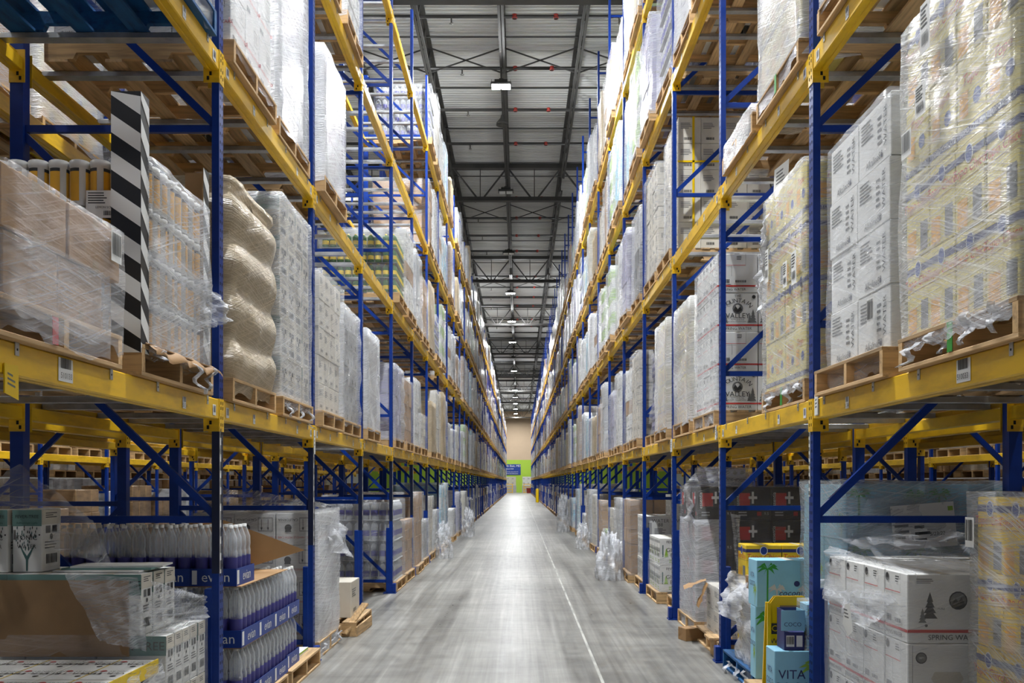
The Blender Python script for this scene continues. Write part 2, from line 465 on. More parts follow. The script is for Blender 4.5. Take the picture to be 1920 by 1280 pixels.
def deco_gin(f, rr):
    f.text('FEVER-TREE', .6, .86, .045, INK); f.text('GINGER', .62, .56, .07, INK); f.text('BEER', .62, .36, .07, INK)
    tree_art(f, .25, .3, .35, LIME); f.rect(.1, .3, .14, .75, DTEAL); f.lines(.35, .9, .08, .22, 2, LIME, rr)
def deco_alk(f, rr):
    f.text('Alkaline88', .5, .13, .052, GREYINK); f.disc(.72, .13, .012, NAVYP)
    f.lines(.08, .5, .55, .9, 6, GREYINK, rr); f.text('WATER', .84, .55, .055, INK, rot=math.pi / 2); f.lines(.6, .74, .3, .8, 5, GREYINK, rr)
def deco_alk_end(f, rr):
    f.text('Alkaline', .42, .9, .05, LIME); f.text('WATER', .42, .78, .055, INK)
    for i, s in enumerate(('HIMALAYAN', 'MINERALS', '+ + + +', 'PURIFIED', 'ELECTROLYTE')): f.text(s, .4, .56 - i * .075, .026, INK)
    f.barcode(.22, .03, .6, .15, rr)
def deco_topo(f, rr):
    f.rect(0, .80, 1, .89, NAVYP); f.disc(.5, .845, .032, PAPER, 2, ry=.036); f.disc(.5, .845, .026, TRAYB, 3, ry=.03)
    f.text('Topo Chico', .5, .68, .055, RED, shear=.25)
    f.rect(.52, 0, .524, .58, KRAFT); f.rect(0, .575, 1, .585, KRAFT)
    f.rect(.62, .05, .92, .42, GREYINK); f.rect(.08, .03, .44, .36, ORANGE)
def deco_topo2(f, rr):
    f.rect(0, .08, 1, .17, NAVYP); f.text('TOPO CHICO', .5, .125, .03, PAPER)
    f.text('Topo', .5, .72, .06, RED, shear=.25); f.rect(.1, .3, .4, .6, ORANGE); f.disc(.7, .45, .03, TRAYB)
def deco_vita(f, rr):
    palm(f, .16, .12, .82, GREEN, 1.2, .17); palm(f, .86, .2, .8, GREEN, 1.2, .15)
    palm(f, .3, .1, .38, PINK, 1, .14); palm(f, .72, .1, .36, PINK, 1, .12)
    f.text('coconut', .55, .3, .06, NAVYP, shear=.25); f.disc(.6, .5, .02, NAVYP)
def deco_vita_name(f, rr):
    palm(f, .5, .05, .72, LIME, 1.2, .2); f.text('VITA', .22, .62, .075, NAVYP); f.text('COCO', .22, .42, .075, NAVYP); f.text('coconut water', .24, .16, .04, NAVYP, shear=.2); palm(f, .85, .1, .6, GREEN, 1, .16)
def deco_vita_end(f, rr):
    f.text('VITA', .5, .66, .05, NAVYP); f.text('COCO', .5, .48, .05, NAVYP); palm(f, .8, .05, .35, LIME, 1, .2)
def deco_ess(f, rr):
    f.rect(.12, .42, .42, .82, RED); f.rect(.47, .5, .53, .86, PAPER); f.rect(.38, .64, .62, .72, PAPER, 2)
    f.text('essentia', .08, .6, .05, PAPER, rot=math.pi / 2); f.lines(.1, .34, .12, .28, 2, GREYC, rr); f.rect(.62, .14, .74, .26, RED); f.text('9.5', .88, .2, .04, GREYC)
def deco_cal(f, rr):
    f.text('CALIFORNIA', .3, .80, .03, INK, rot=math.pi); f.disc(.3, .55, .03, INK); f.poly([(.22, .42), (.38, .42), (.34, .62), (.26, .62)], INK, 2)
    for a in (.66, .82): f.rect(a, .5, a + .012, .82, INK); f.poly([(a - .02, .56), (a + .032, .56), (a + .006, .46)], INK)
    f.rect(.58, .44, .94, .455, INK); f.rect(.58, .85, .94, .865, INK); f.rect(.58, .44, .59, .865, INK); f.rect(.93, .44, .94, .865, INK)
    f.text('GLASS - HANDLE WITH CARE', .5, .25, .024, RED, rot=math.pi)
def deco_glass(f, rr):
    f.rect(.62, .62, .9, .63, INK); f.rect(.62, .9, .9, .91, INK); f.rect(.62, .62, .63, .91, INK); f.rect(.89, .62, .9, .91, INK)
    for a in (.71, .79): f.rect(a, .68, a + .015, .86, INK)
    f.text('750 ML (25.4 fl. oz)', .5, .5, .02, INK); f.text('GLASS HANDLE WITH CARE', .5, .36, .03, RED); f.barcode(.1, .06, .4, .2, rr, False)
def deco_plain(f, rr):
    f.lines(.1, .6, .55, .8, 4, GREYINK, rr); f.barcode(.2, .1, .62, .24, rr, False)
def deco_kraft(f, rr):
    f.rect(.44, 0, .56, .2, TAPE); f.rect(.44, .8, .56, 1, TAPE); f.lines(.08, .32, .3, .5, 3, KRAFTD, rr)
def deco_water(f, rr):
    f.text('WATER', .6, .78, .07, GREYINK); f.text('88', .6, .6, .07, GREYINK); f.lines(.35, .85, .15, .45, 5, GREYINK, rr); f.rect(.08, .1, .24, .7, GREYC)
def deco_min(f, rr):
    f.lines(.12, .55, .6, .8, 3, GREYINK, rr); f.rect(.6, .15, .85, .4, GREYINK)
def deco_none(f, rr): pass
# kind: (base material, decoration on the aisle sides L and R, decoration on the ends F and B, on the top)
KIND = {'mv_logo': (WHITE, deco_mv_side, deco_mv_logo, None), 'mv_side': (WHITE, deco_mv_side, deco_mv_side, None), 'mv_end': (WHITE, deco_mv_side, deco_mv_end, None),
        'mv_cut': (WHITE, deco_mv_side, deco_mv_cut, None), 'ft_art': (WHITE, deco_ft_side, deco_ft, None), 'ft_front': (WHITE, deco_ft_side, deco_ft_front, None),
        'ft_flat': (WHITE, deco_ft_side, deco_ft_side, deco_ft_top), 'ft_stack': (OFFW, deco_ft_side, deco_ft_front, None), 'gin': (WHITE, deco_gin, deco_gin, None),
        'alk': (WHITE, deco_alk, deco_alk_end, None), 'topo': (TOPOL, deco_topo, deco_topo, None), 'topo_y': (TOPO, deco_topo, deco_topo, None), 'topo2': (TOPOL, deco_topo2, deco_topo2, None),
        'vita': (SKY, deco_vita_end, deco_vita, None), 'ess': (DARKC, deco_ess, deco_ess, None), 'cal': (WHITE, deco_cal, deco_cal, None), 'glass': (WHITE, deco_glass, deco_glass, None),
        'plain': (WHITE, deco_plain, deco_plain, None), 'cream': (OFFW, deco_plain, deco_plain, None), 'kraft': (KRAFT, deco_kraft, deco_kraft, None), 'grey': (GREYC, deco_min, deco_min, None),
        'purp': (PURP, deco_min, deco_none, None), 'water': (WHITE, deco_water, deco_water, None), 'white': (WHITE, deco_min, deco_min, None), 'dark': (DARKC, deco_min, deco_none, None),
        'vita_name': (SKY, deco_vita_end, deco_vita_name, None), 'sky': (SKY, deco_min, deco_none, None), 'lime': (LIME, deco_min, deco_none, None)}
_cart = {}
def carton_mb(kind, w, d, h):
    k = (kind, round(w, 2), round(d, 2), round(h, 2))
    if k not in _cart:
        base, side, end, top = KIND[kind]
        mb = MB(); mb.box(-w / 2, w / 2, -d / 2, d / 2, 0, h, base, .004)
        F = box_faces(mb, w, d, h); rr = random.Random(str(k))
        for q in 'LR': side(F[q], rr)
        for q in 'FB': end(F[q], rr)
        if top: top(F['T'], rr)
        else:
            F['T'].rect(.44, 0, .56, 1, TAPE if base in (KRAFT, KRAFTD) else OFFW)
        _cart[k] = [mb, None]
    return _cart[k]
def carton_mesh(kind, w, d, h):
    e = carton_mb(kind, w, d, h)
    if e[1] is None: e[1] = e[0].mesh('carton')
    return e[1]
# ------------------------------------------------------------------ the building
FLOOR = None
def floor_material():
    m, nt, p, o = nodes_of('polished_concrete')
    big = noisen(nt, coords(nt, (.55, .3, 1), True), 1, 4, .6, .6)
    tr = noisen(nt, coords(nt, (3.4, .10, 1), True), 1, 5, .62, .5)
    tr2 = noisen(nt, coords(nt, (24., .3, 1), True), 1, 4, .65, .4)
    fine = noisen(nt, coords(nt, (9, 5, 1), True), 1, 6, .65)
    scr = noisen(nt, coords(nt, (.9, 2.6, 1), True), 1, 5, .62, .8)
    v = mathn(nt, 'MULTIPLY_ADD', big, .36, mathn(nt, 'MULTIPLY', tr, .40))
    v = mathn(nt, 'ADD', v, mathn(nt, 'MULTIPLY_ADD', tr2, .26, mathn(nt, 'ADD', mathn(nt, 'MULTIPLY', fine, .10), mathn(nt, 'MULTIPLY_ADD', scr, .20, -.15))))
    c = ramp(nt, v, [(.37, (.080, .077, .070)), (.47, (.162, .157, .144)), (.55, (.240, .234, .216)), (.68, (.42, .412, .388))])
    nt.links.new(c, p.inputs['Base Color'])
    r = ramp(nt, mathn(nt, 'MULTIPLY_ADD', fine, .5, mathn(nt, 'MULTIPLY', tr, .5)), [(.35, .27), (.65, .46)])
    nt.links.new(r, p.inputs['Roughness'])
    b = N(nt, 'ShaderNodeBump'); b.inputs['Strength'].default_value = .05; b.inputs['Distance'].default_value = .01
    nt.links.new(fine, b.inputs['Height']); nt.links.new(b.outputs[0], p.inputs['Normal'])
    p.inputs['Specular IOR Level'].default_value = .5
    return m
CONC = floor_material()
LINEM = M('worn_white_line', (.50, .50, .46), .45, vary=.25, scale=(9, 2, 1))
JOINT = M('pale_joint_filler', (.42, .42, .39), .5, vary=.1)
mb = MB()
mb.face([(-24, -14, 0), (24, -14, 0), (24, 150, 0), (-24, 150, 0)], CONC)
mb.face([(.619, -10, .0015), (.642, -10, .0015), (.642, 128, .0015), (.619, 128, .0015)], LINEM)
for y in (2.2, 6.05, 9.87, 13.7, 17.5, 21.3, 25.1, 29, 33, 41, 49):
    mb.face([(-24, y - .006, .001), (24, y - .006, .001), (24, y + .006, .001), (-24, y + .006, .001)], JOINT)
tag(mb.build('floor'), 'polished grey concrete warehouse floor with tyre streaks and one thin white line', 'floor', kind='structure')

mb = MB(); y = -14.0
DZ = 12.78
while y < 150:
    for a, b, z0, z1 in ((0, .05, DZ, DZ), (.05, .075, DZ, DZ + .045), (.075, .14, DZ + .045, DZ + .045), (.14, .165, DZ + .045, DZ)):
        mb.face([(-24, y + a, z0), (-24, y + b, z1), (24, y + b, z1), (24, y + a, z0)], DECKM)
    y += .165
tag(mb.build('ceiling'), 'white corrugated steel roof deck', 'ceiling', kind='structure')

BEIGE = M('beige_wall_paint', (.56, .42, .29), .7, vary=.04, scale=(.3, .3, .3))
GRNW = M('lime_green_wall_paint', (.38, .58, .05), .6, vary=.03, scale=(.3, .3, .3))
PALEW = M('pale_wall_paint', (.5, .5, .48), .7, vary=.03)
mb = MB()
mb.box(-24, 24, 150, 150.3, 5.1, 12.9, BEIGE); mb.box(-24, 24, 150, 150.3, 0, 5.1, GRNW)
tag(mb.build('wall_far'), 'far end wall, beige above and lime green below', 'wall', kind='structure')
for s in (-1, 1):
    mb = MB(); mb.box(s * 24, s * 24.3, -14, 150, 0, 12.9, PALEW)
    tag(mb.build('wall_' + sname(s)), 'pale side wall of the warehouse beyond the ' + sname(s) + ' racks', 'wall', kind='structure')

GIR = [19.8, 33.8, 47.5, 60.6, 74.2, 89.6, 104.5, 119, 133, 146.5]
JX = [-13.78, -11.87, -9.96, -8.05, -6.14, -4.23, -2.32, -.41, 1.5, 3.41, 5.32, 7.23, 9.14, 11.05, 12.96]
ZT, ZB = 12.72, 11.42
for gi, y in enumerate(GIR):
    mb = MB()
    mb.box(-16, 16, y - .13, y + .13, ZT - .16, ZT, DSTEEL); mb.box(-16, 16, y - .11, y + .11, ZB, ZB + .14, DSTEEL)
    for i, x in enumerate(JX[:-1]):
        xm = (x + JX[i + 1]) / 2
        for xa in (x, JX[i + 1]): mb.bar((xa, y, ZT - .1), (xm + (xa - xm) * .1, y, ZB + .1), .055, .055, DSTEEL)
        mb.bar((xm, y, ZT - .1), (xm, y, ZB + .1), .03, .03, DSTEEL)
    tag(mb.build('ceiling_girder'), 'dark steel roof girder, %s from the camera' % ordw(gi), 'girder', 'roof girders', 'structure')
span = [-14.0] + [5.8] + GIR
for a, b in zip(span[:-1], span[1:]):
    for ji, x in enumerate(JX):
        if abs(x) > 6.2 and b > 62: continue
        mb = MB(); zt, zb = ZT + .03, 11.98
        for dx in (-.045, .045): mb.box(x + dx - .04, x + dx + .04, a + .1, b - .1, zt - .07, zt, DSTEEL)
        for dx in (-.04, .04): mb.box(x + dx - .03, x + dx + .03, a + .75, b - .75, zb, zb + .06, DSTEEL)
        n = max(2, int((b - a - 1.5) / 1.2)); L = (b - a - 1.5) / n
        for i in range(n):
            y0 = a + .75 + i * L
            mb.bar((x, y0, zb + .04), (x, y0 + L / 2, zt - .04), .035, .035, DSTEEL); mb.bar((x, y0 + L / 2, zt - .04), (x, y0 + L, zb + .04), .035, .035, DSTEEL)
        tag(mb.build('ceiling_joist'), 'dark open-web roof joist running along the aisle', 'joist', 'roof joists', 'structure')
    if b < 110:
        ym = (a + b) / 2 - 2.2
        mb = MB()
        for x0, x1 in zip(JX[:-1], JX[1:]):
            mb.bar((x0, ym, zb + .03), (x1, ym, zt - .08), .03, .03, DSTEEL); mb.bar((x0, ym, zt - .08), (x1, ym, zb + .03), .03, .03, DSTEEL)
        tag(mb.build('ceiling_bridging'), 'crossed dark steel bridging between the roof joists', 'bridging', 'roof bridging', 'structure')

PIPE = M('dark_sprinkler_pipe', (.045, .043, .04), .5, vary=.1)
REDF = M('red_pipe_fitting', (.34, .03, .02), .5, vary=.1)
BRASS = M('sprinkler_brass', (.25, .24, .22), .35, metal=.6, vary=0)
hd = MB(); hd.lathe([(.012, -.14), (.05, -.13), (.05, -.12), (.02, -.10), (.02, 0)], 0, 0, BRASS, 8)
HEAD = hd.mesh('sprinkler_head')
fb = MB(); fb.lathe([(.05, -.05), (.075, -.03), (.055, 0), (.075, .03), (.05, .05)], 0, 0, REDF, 10); FITT = fb.mesh('pipe_fitting')
pk = 0
for a, b in zip(GIR[:-2], GIR[1:-1]):
    for i in range(4):
        y = a + 2.2 + i * 2.75
        t = thing('sprinkler_pipe', 'dark overhead sprinkler pipe crossing the roof, %s one from the camera' % ordw(pk), 'pipe', (0, y, 12.2), group='roof sprinkler pipes')
        mb = MB(); mb.tube([(-9, 0, 0), (9, 0, 0)], .045, PIPE); mb.build('pipe_run', t)
        if pk < 14:
            for x in (-1.55, 2.3): link('sprinkler_head', HEAD, t, (x + .1 * math.sin(pk), 0, -.04))
            for x in (-.1, .85): link('pipe_fitting', FITT, t, (x, 0, 0))
        pk += 1
for a, b in zip(GIR[:6], GIR[1:7]):
    for i in range(4):
        y = a + 1.1 + i * 3.1
        mb = MB(); mb.tube([(-9, y, 12.66), (9, y, 12.66)], .022, PIPE, 6)
        ck = globals().get('ck', -1) + 1
        tag(mb.build('electrical_conduit'), 'thin dark conduit running across under the roof deck, %s from the camera' % ordw(ck), 'conduit', 'roof conduits')

# lamps: the LED high bays hang in a line over each aisle, some of them switched off
mb = MB(); mb.box(-.26, .26, -.17, .17, 0, .07, DSTEEL, .02); mb.box(-.16, .16, -.1, .1, .07, .15, DSTEEL)
for i in range(7): mb.box(-.24 + i * .08 - .004, -.24 + i * .08 + .004, -.16, .16, .07, .12, DSTEEL)
HOUS = mb.mesh('housing')
mb = MB(); mb.tube([(0, 0, .15), (0, 0, 1.22)], .012, DSTEEL, 6); mb.box(-.05, .05, -.03, .03, .14, .2, DSTEEL); HANG = mb.mesh('hanger')
mb = MB(); mb.box(-.105, .105, -.14, .14, -.02, .002, LENS, .008); LENSM = mb.mesh('lens')
mb = MB(); mb.box(-.105, .105, -.14, .14, -.02, .002, LENS_OFF, .008); LENSO = mb.mesh('lens')
_ld = {}
def lamp_data(power):
    """the lamp's light distribution: a wide aisle lens downwards and an added weak uplight that brightens the roof evenly"""
    if power in _ld: return _ld[power]
    ld = bpy.data.lights.new('lamp_light', 'POINT'); ld.shadow_soft_size = .16; ld.energy = power; ld.color = (.94, .975, 1)
    ld.use_nodes = True; nt = ld.node_tree; em = nt.nodes['Emission']
    z = N(nt, 'ShaderNodeSeparateXYZ'); nt.links.new(N(nt, 'ShaderNodeTexCoord').outputs['Normal'], z.inputs[0])
    c = mathn(nt, 'MULTIPLY', z.outputs[2], ZSIGN)           # +1 straight down
    dn = mathn(nt, 'POWER', mathn(nt, 'MAXIMUM', c, 0.0), 1.6)
    up = mathn(nt, 'MAXIMUM', mathn(nt, 'MULTIPLY', c, -1.0), 0.0)
    upi = mathn(nt, 'MINIMUM', mathn(nt, 'DIVIDE', UP_K, mathn(nt, 'POWER', mathn(nt, 'MAXIMUM', up, .06), 2.6)), UP_MAX)  # uplight added to brighten the roof deck
    upi = mathn(nt, 'MULTIPLY', upi, mathn(nt, 'GREATER_THAN', up, .06))
    side = mathn(nt, 'ABSOLUTE', z.outputs[0]); hyp = mathn(nt, 'SQRT', mathn(nt, 'ADD', mathn(nt, 'POWER', side, 2.0), mathn(nt, 'POWER', mathn(nt, 'ABSOLUTE', z.outputs[1]), 2.0)))
    upi = mathn(nt, 'MULTIPLY', upi, mathn(nt, 'MINIMUM', mathn(nt, 'DIVIDE', mathn(nt, 'MULTIPLY', side, 1.6), mathn(nt, 'ADD', hyp, .02)), 1.0))  # added uplight is thinned along the joist so its chord stays dim
    nt.links.new(mathn(nt, 'MULTIPLY_ADD', dn, DOWN_K, upi), em.inputs['Strength'])
    _ld[power] = ld
    return ld
ZSIGN, DOWN_K, UP_K, UP_MAX = -1.0, 4.0, .050, 1.2
def lamp(x, y, on, power, label):
    t = thing('high_bay_lamp', label, 'lamp', (x, y, 11.5), group='high bay lamps')
    link('housing', HOUS, t); link('hanger', HANG, t)
    for dx in (-.125, .125): link('lens', LENSM if on else LENSO, t, (dx, 0, 0))
    if on:
        lo = bpy.data.objects.new('lamp_light', lamp_data(power)); COL.objects.link(lo); lo.parent = t; lo.location = (0, 0, -.12)
LY = [24.2 + 8.8 * i for i in range(-4, 14)]
OFF = {-4, -3, 1, 2, 6, 8}
kk = 0
for i, y in enumerate(LY):
    on = (i - 4) not in OFF
    lamp(-.45, y, on, LAMP_W_NEAR if y < 20 else (LAMP_W if y < 48 else LAMP_W * 1.15), ('lit' if on else 'dark unlit') + ' LED high bay lamp over the aisle, ' + ordw(i) + ' in the row')
for s in (-1, 1):
    for i in range(8):
        lamp(-6.14 if s < 0 else 5.32, -2 + 8.8 * i, True, LAMP_W_SIDE, 'LED high bay lamp over the next aisle to the %s, %s in its row' % (sname(s), ordw(i)))
        if i % 2 == 0: lamp(-11.87 if s < 0 else 11.05, 4 + 8.8 * i, True, LAMP_W_SIDE, 'LED high bay lamp over the second aisle to the %s, %s in its row' % (sname(s), ordw(i // 2)))
mb = MB(); mb.tube([(0, 0, .25), (0, 0, .65)], .012, DSTEEL, 6); mb.lathe([(.03, .28), (.05, .2), (.16, .06), (.17, 0), (.13, .02), (.03, .1)], 0, 0, DSTEEL, 20)
o = mb.build('motion_sensor', None, (-.46, 26.4, 11.35)); tag(o, 'round dark motion sensor bell hanging just beyond the brightest lamp', 'sensor')

for x in (-5.2, -.45, 5.3): lamp(JX[min(range(len(JX)), key=lambda i: abs(JX[i] - x))], 146.0, True, LAMP_W * .5, 'added LED high bay lamp brightening the end wall, ' + ('left one' if x < -1 else 'middle one' if x < 1 else 'right one'))  # extra lamps added here to brighten the end wall
# the far end wall's sign and the things before it
t = thing('wall_sign', 'dark blue sign with white lettering on the green end wall', 'sign', (-1.45, 149.97, 2.75))
mb = MB(); mb.box(-1.72, 1.72, -.03, .03, 0, 1.66, TRAYB, .01); mb.build('panel', t)
mb = MB(); f = Face(mb, (-1.72, -.031, 0), (1, 0, 0), (0, 0, 1), 3.44, 1.66, .004)
f.text('North East, MD', .56, .84, .42, PAPER, sx=1.1); f.text('Established 2018', .42, .56, .26, PAPER); f.text('Thank You To Our Associates for', .49, .29, .2, PAPER); f.text('Hard Work & Dedication', .52, .12, .24, PAPER)
mb.build('lettering', t)
for x, c, lab in ((-2.6, OFFW, 'cream stacked cartons against the green end wall, left of the gap'), (.55, WHITE, 'white stacked cartons against the green end wall, right of the gap')):
    t = thing('carton_stack', lab, 'carton stack', (x, 146.5, 1.1))
    for i in range(3):
        for j in range(2):
            mb = MB(); mb.box(i * .72, i * .72 + .7, 0, 1.1, j * .68, j * .68 + .66, c, .01); f = Face(mb, (i * .72, 0, j * .68), (1, 0, 0), (0, 0, 1), .7, .66, .004); f.lines(.1, .6, .4, .7, 3, GREYINK, R); mb.build('carton', t)
    mb = MB(); mb.box(-.05, 2.2, -.05, 1.15, -1.1, 0, GREYC); mb.build('platform', t)
for x, lab in ((-1.95, 'yellow steel guard cage at the aisle end, left one'), (.72, 'yellow steel guard cage at the aisle end, right one beside red bin')):
    t = thing('guard_cage', lab, 'guard', (x, 142, 0)); mb = MB()
    for px in (0, 1.0):
        for py in (0, .8): mb.box(px - .05, px + .05, py - .05, py + .05, 0, 1.35, YEL)
    for z in (.12, .5, .9, 1.3):
        for py in (0, .8): mb.box(0, 1, py - .03, py + .03, z - .05, z + .05, YEL)
        for px in (0, 1): mb.box(px - .03, px + .03, 0, .8, z - .05, z + .05, YEL)
    mb.build('rail', t)
mb = MB(); mb.lathe([(.3, 0), (.36, .7), (.4, .75), (.36, .75), (.3, .1)], 0, 0, REDF, 14); tag(mb.build('waste_bin', None, (1.45, 140.6, 0)), 'small red bin beside the right yellow guard cage', 'bin')
mb = MB(); mb.lathe([(.12, 0), (.12, 1.0), (.08, 1.06), (0.01, 1.07)], 0, 0, SIGNY, 14); tag(mb.build('bollard', None, (1.42, 74, 0)), 'yellow bollard at the foot of the right rack', 'bollard')

# ------------------------------------------------------------------ pallets
def pallet_mb(blue=False, w=1.12, d=1.0, seed=1, rough=.0):
    """stringers run across (x), so the aisle face shows three stringer ends; top deck boards run along y"""
    rr = random.Random(seed); mb = MB(); wx, wy = (BWOOD, BWOOD) if blue else (WOODX, WOODY)
    for i, y in enumerate((-d / 2 + .02, 0, d / 2 - .02)):
        h0, h1 = .018, .122; n = []
        for c in (-w * .25, w * .25): n += [(c - .11, h0), (c - .09, h0 + .038), (c + .09, h0 + .038), (c + .11, h0)]
        poly = [(-w / 2, h0)] + n + [(w / 2, h0), (w / 2, h1), (-w / 2, h1)]
        mb.prism([(a, y - .019, b) for a, b in poly], (0, .038, 0), wx)
    x = -w / 2; ws = [.14, .095, .095, .095, .095, .095, .14]; gap = (w - sum(ws)) / 6
    for q in ws:
        j = rr.uniform(-rough, rough); mb.box(x, x + q, -d / 2 + j, d / 2 + j, .122, .140, wy, .002); x += q + gap
    for q, bw in ((-w / 2, .14), (-.20, .1), (.10, .1), (w / 2 - .14, .14)): mb.box(q, q + bw, -d / 2, d / 2, 0, .018, wy, .002)
    return mb
PAL = [pallet_mb(seed=i, rough=.012).mesh('pallet') for i in range(3)]
PALB = pallet_mb(True).mesh('pallet')

# ------------------------------------------------------------------ stretch film shells
def film(mb, x0, x1, y0, y1, z0, z1, mat, seed, amp=.012, n=10, nv=10, skirt=.05, bulge=None, top=True, cover=(1, 1, 1, 1)):
    """a shell of film round a load; bulge(t) widens it by height; the lower hem hangs ragged"""
    sd = seed * 7.31
    per = []
    for (ax, ay), (bx, by) in (((x0, y0), (x1, y0)), ((x1, y0), (x1, y1)), ((x1, y1), (x0, y1)), ((x0, y1), (x0, y0))):
        for i in range(n): t = i / n; per.append((ax + (bx - ax) * t, ay + (by - ay) * t))
    cx, cy = (x0 + x1) / 2, (y0 + y1) / 2; k = mb.m(mat); base = len(mb.v); P = len(per)
    for j in range(nv + 1):
        t = j / nv
        for i, (px, py) in enumerate(per):
            z = z0 + (z1 - z0) * t
            if j == 0: z -= skirt * (.5 + 1.3 * abs(noise.noise((px * 9, py * 9, sd))))
            q = amp * (.8 + 1.3 * noise.noise((px * 3.1 + sd, py * 3.1, z * 3.3)) + .7 * noise.noise((px * 9, py * 9 + sd, z * 8)))
            if bulge: q += bulge(t)
            lx, ly = (px - cx) / (x1 - x0) * 2, (py - cy) / (y1 - y0) * 2
            mx = 1 if abs(lx) > .999 else 0; my = 1 if abs(ly) > .999 else 0
            if mx and my: q *= .6
            mb.v.append((px + math.copysign(q, lx) * mx, py + math.copysign(q, ly) * my, z))
    for j in range(nv):
        for i in range(P):
            mb.f.append((base + j * P + i, base + j * P + (i + 1) % P, base + (j + 1) * P + (i + 1) % P, base + (j + 1) * P + i)); mb.mi.append(k); mb.smooth.append(True)
    if top:
        tb = base + nv * P; ins = []
        for i in range(P):
            x, y, z = mb.v[tb + i]; ins.append(len(mb.v))
            mb.v.append((cx + (x - cx) * .82, cy + (y - cy) * .82, z + .006 + .02 * noise.noise((x * 4, y * 4, sd))))
        for i in range(P):
            mb.f.append((tb + i, tb + (i + 1) % P, ins[(i + 1) % P], ins[i])); mb.mi.append(k); mb.smooth.append(True)

def sheet(name, parent, pts_fn, nu, nv, mat, loc=(0, 0, 0)):
    mb = MB(); mb.grid(pts_fn, nu, nv, mat); return mb.build(name, parent, loc)
def rag_sheet(p00, p10, p01, p11, seed, amp=.04, sag=0., fold=0.):
    """film hung between four corners, crumpled"""
    p00, p10, p01, p11 = map(Vector, (p00, p10, p01, p11)); nrm = (p10 - p00).cross(p01 - p00).normalized(); sd = seed * 3.7
    def f(u, v):
        p = p00 * (1 - u) * (1 - v) + p10 * u * (1 - v) + p01 * (1 - u) * v + p11 * u * v
        q = amp * (noise.noise((u * 3 + sd, v * 3, sd)) + .6 * noise.noise((u * 8, v * 8 + sd, 1)) + .35 * noise.noise((u * 19 + sd, v * 17, 2)))
        p = p + nrm * (q + fold * math.sin(u * 12 + 3 * v))
        p.z -= sag * math.sin(math.pi * u) * math.sin(math.pi * min(1, v * 1.2))
        return p
    return f
def rag_film(name, parent, corners, seed, mat, amp=.04, sag=0., nu=16, nv=14, fold=0.):
    return sheet(name, parent, rag_sheet(*corners, seed, amp, sag, fold), nu, nv, mat)
def dangle(mb, p, length, w, seed, mat):
    """a torn tail of film hanging from p"""
    p = Vector(p); n = 8
    rr = random.Random(seed); dx, dy = rr.uniform(-.05, .05), rr.uniform(-.05, .05)
    def f(u, v):
        c = p + Vector((dx * v + .02 * math.sin(v * 9 + seed), dy * v + .015 * math.sin(v * 7), -length * v))
        ww = w * (1 - .6 * v) * (.7 + .5 * noise.noise((v * 5, seed, 0)))
        return c + Vector((.012 * math.sin(u * 9 + v * 4), (u - .5) * ww, .01 * noise.noise((u * 5, v * 9, seed))))
    mb.grid(f, 4, n, mat)

def paper_label(parent, o, u, v, w, h, seed, name='shipping_label'):
    mb = MB(); f = Face(mb, o, u, v, w, h, .002); rr = random.Random(seed)
    f.rect(0, 0, 1, 1, PAPER); f.barcode(.08, .08, .92, .42, rr, False); f.lines(.08, .8, .5, .94, 5, INK, rr)
    mb.build(name, parent)
def barcode_label(parent, o, u, v, w, h, seed, name='barcode_label'):
    mb = MB(); f = Face(mb, o, u, v, w, h, .002); f.barcode(0, 0, 1, 1, random.Random(seed)); mb.build(name, parent)

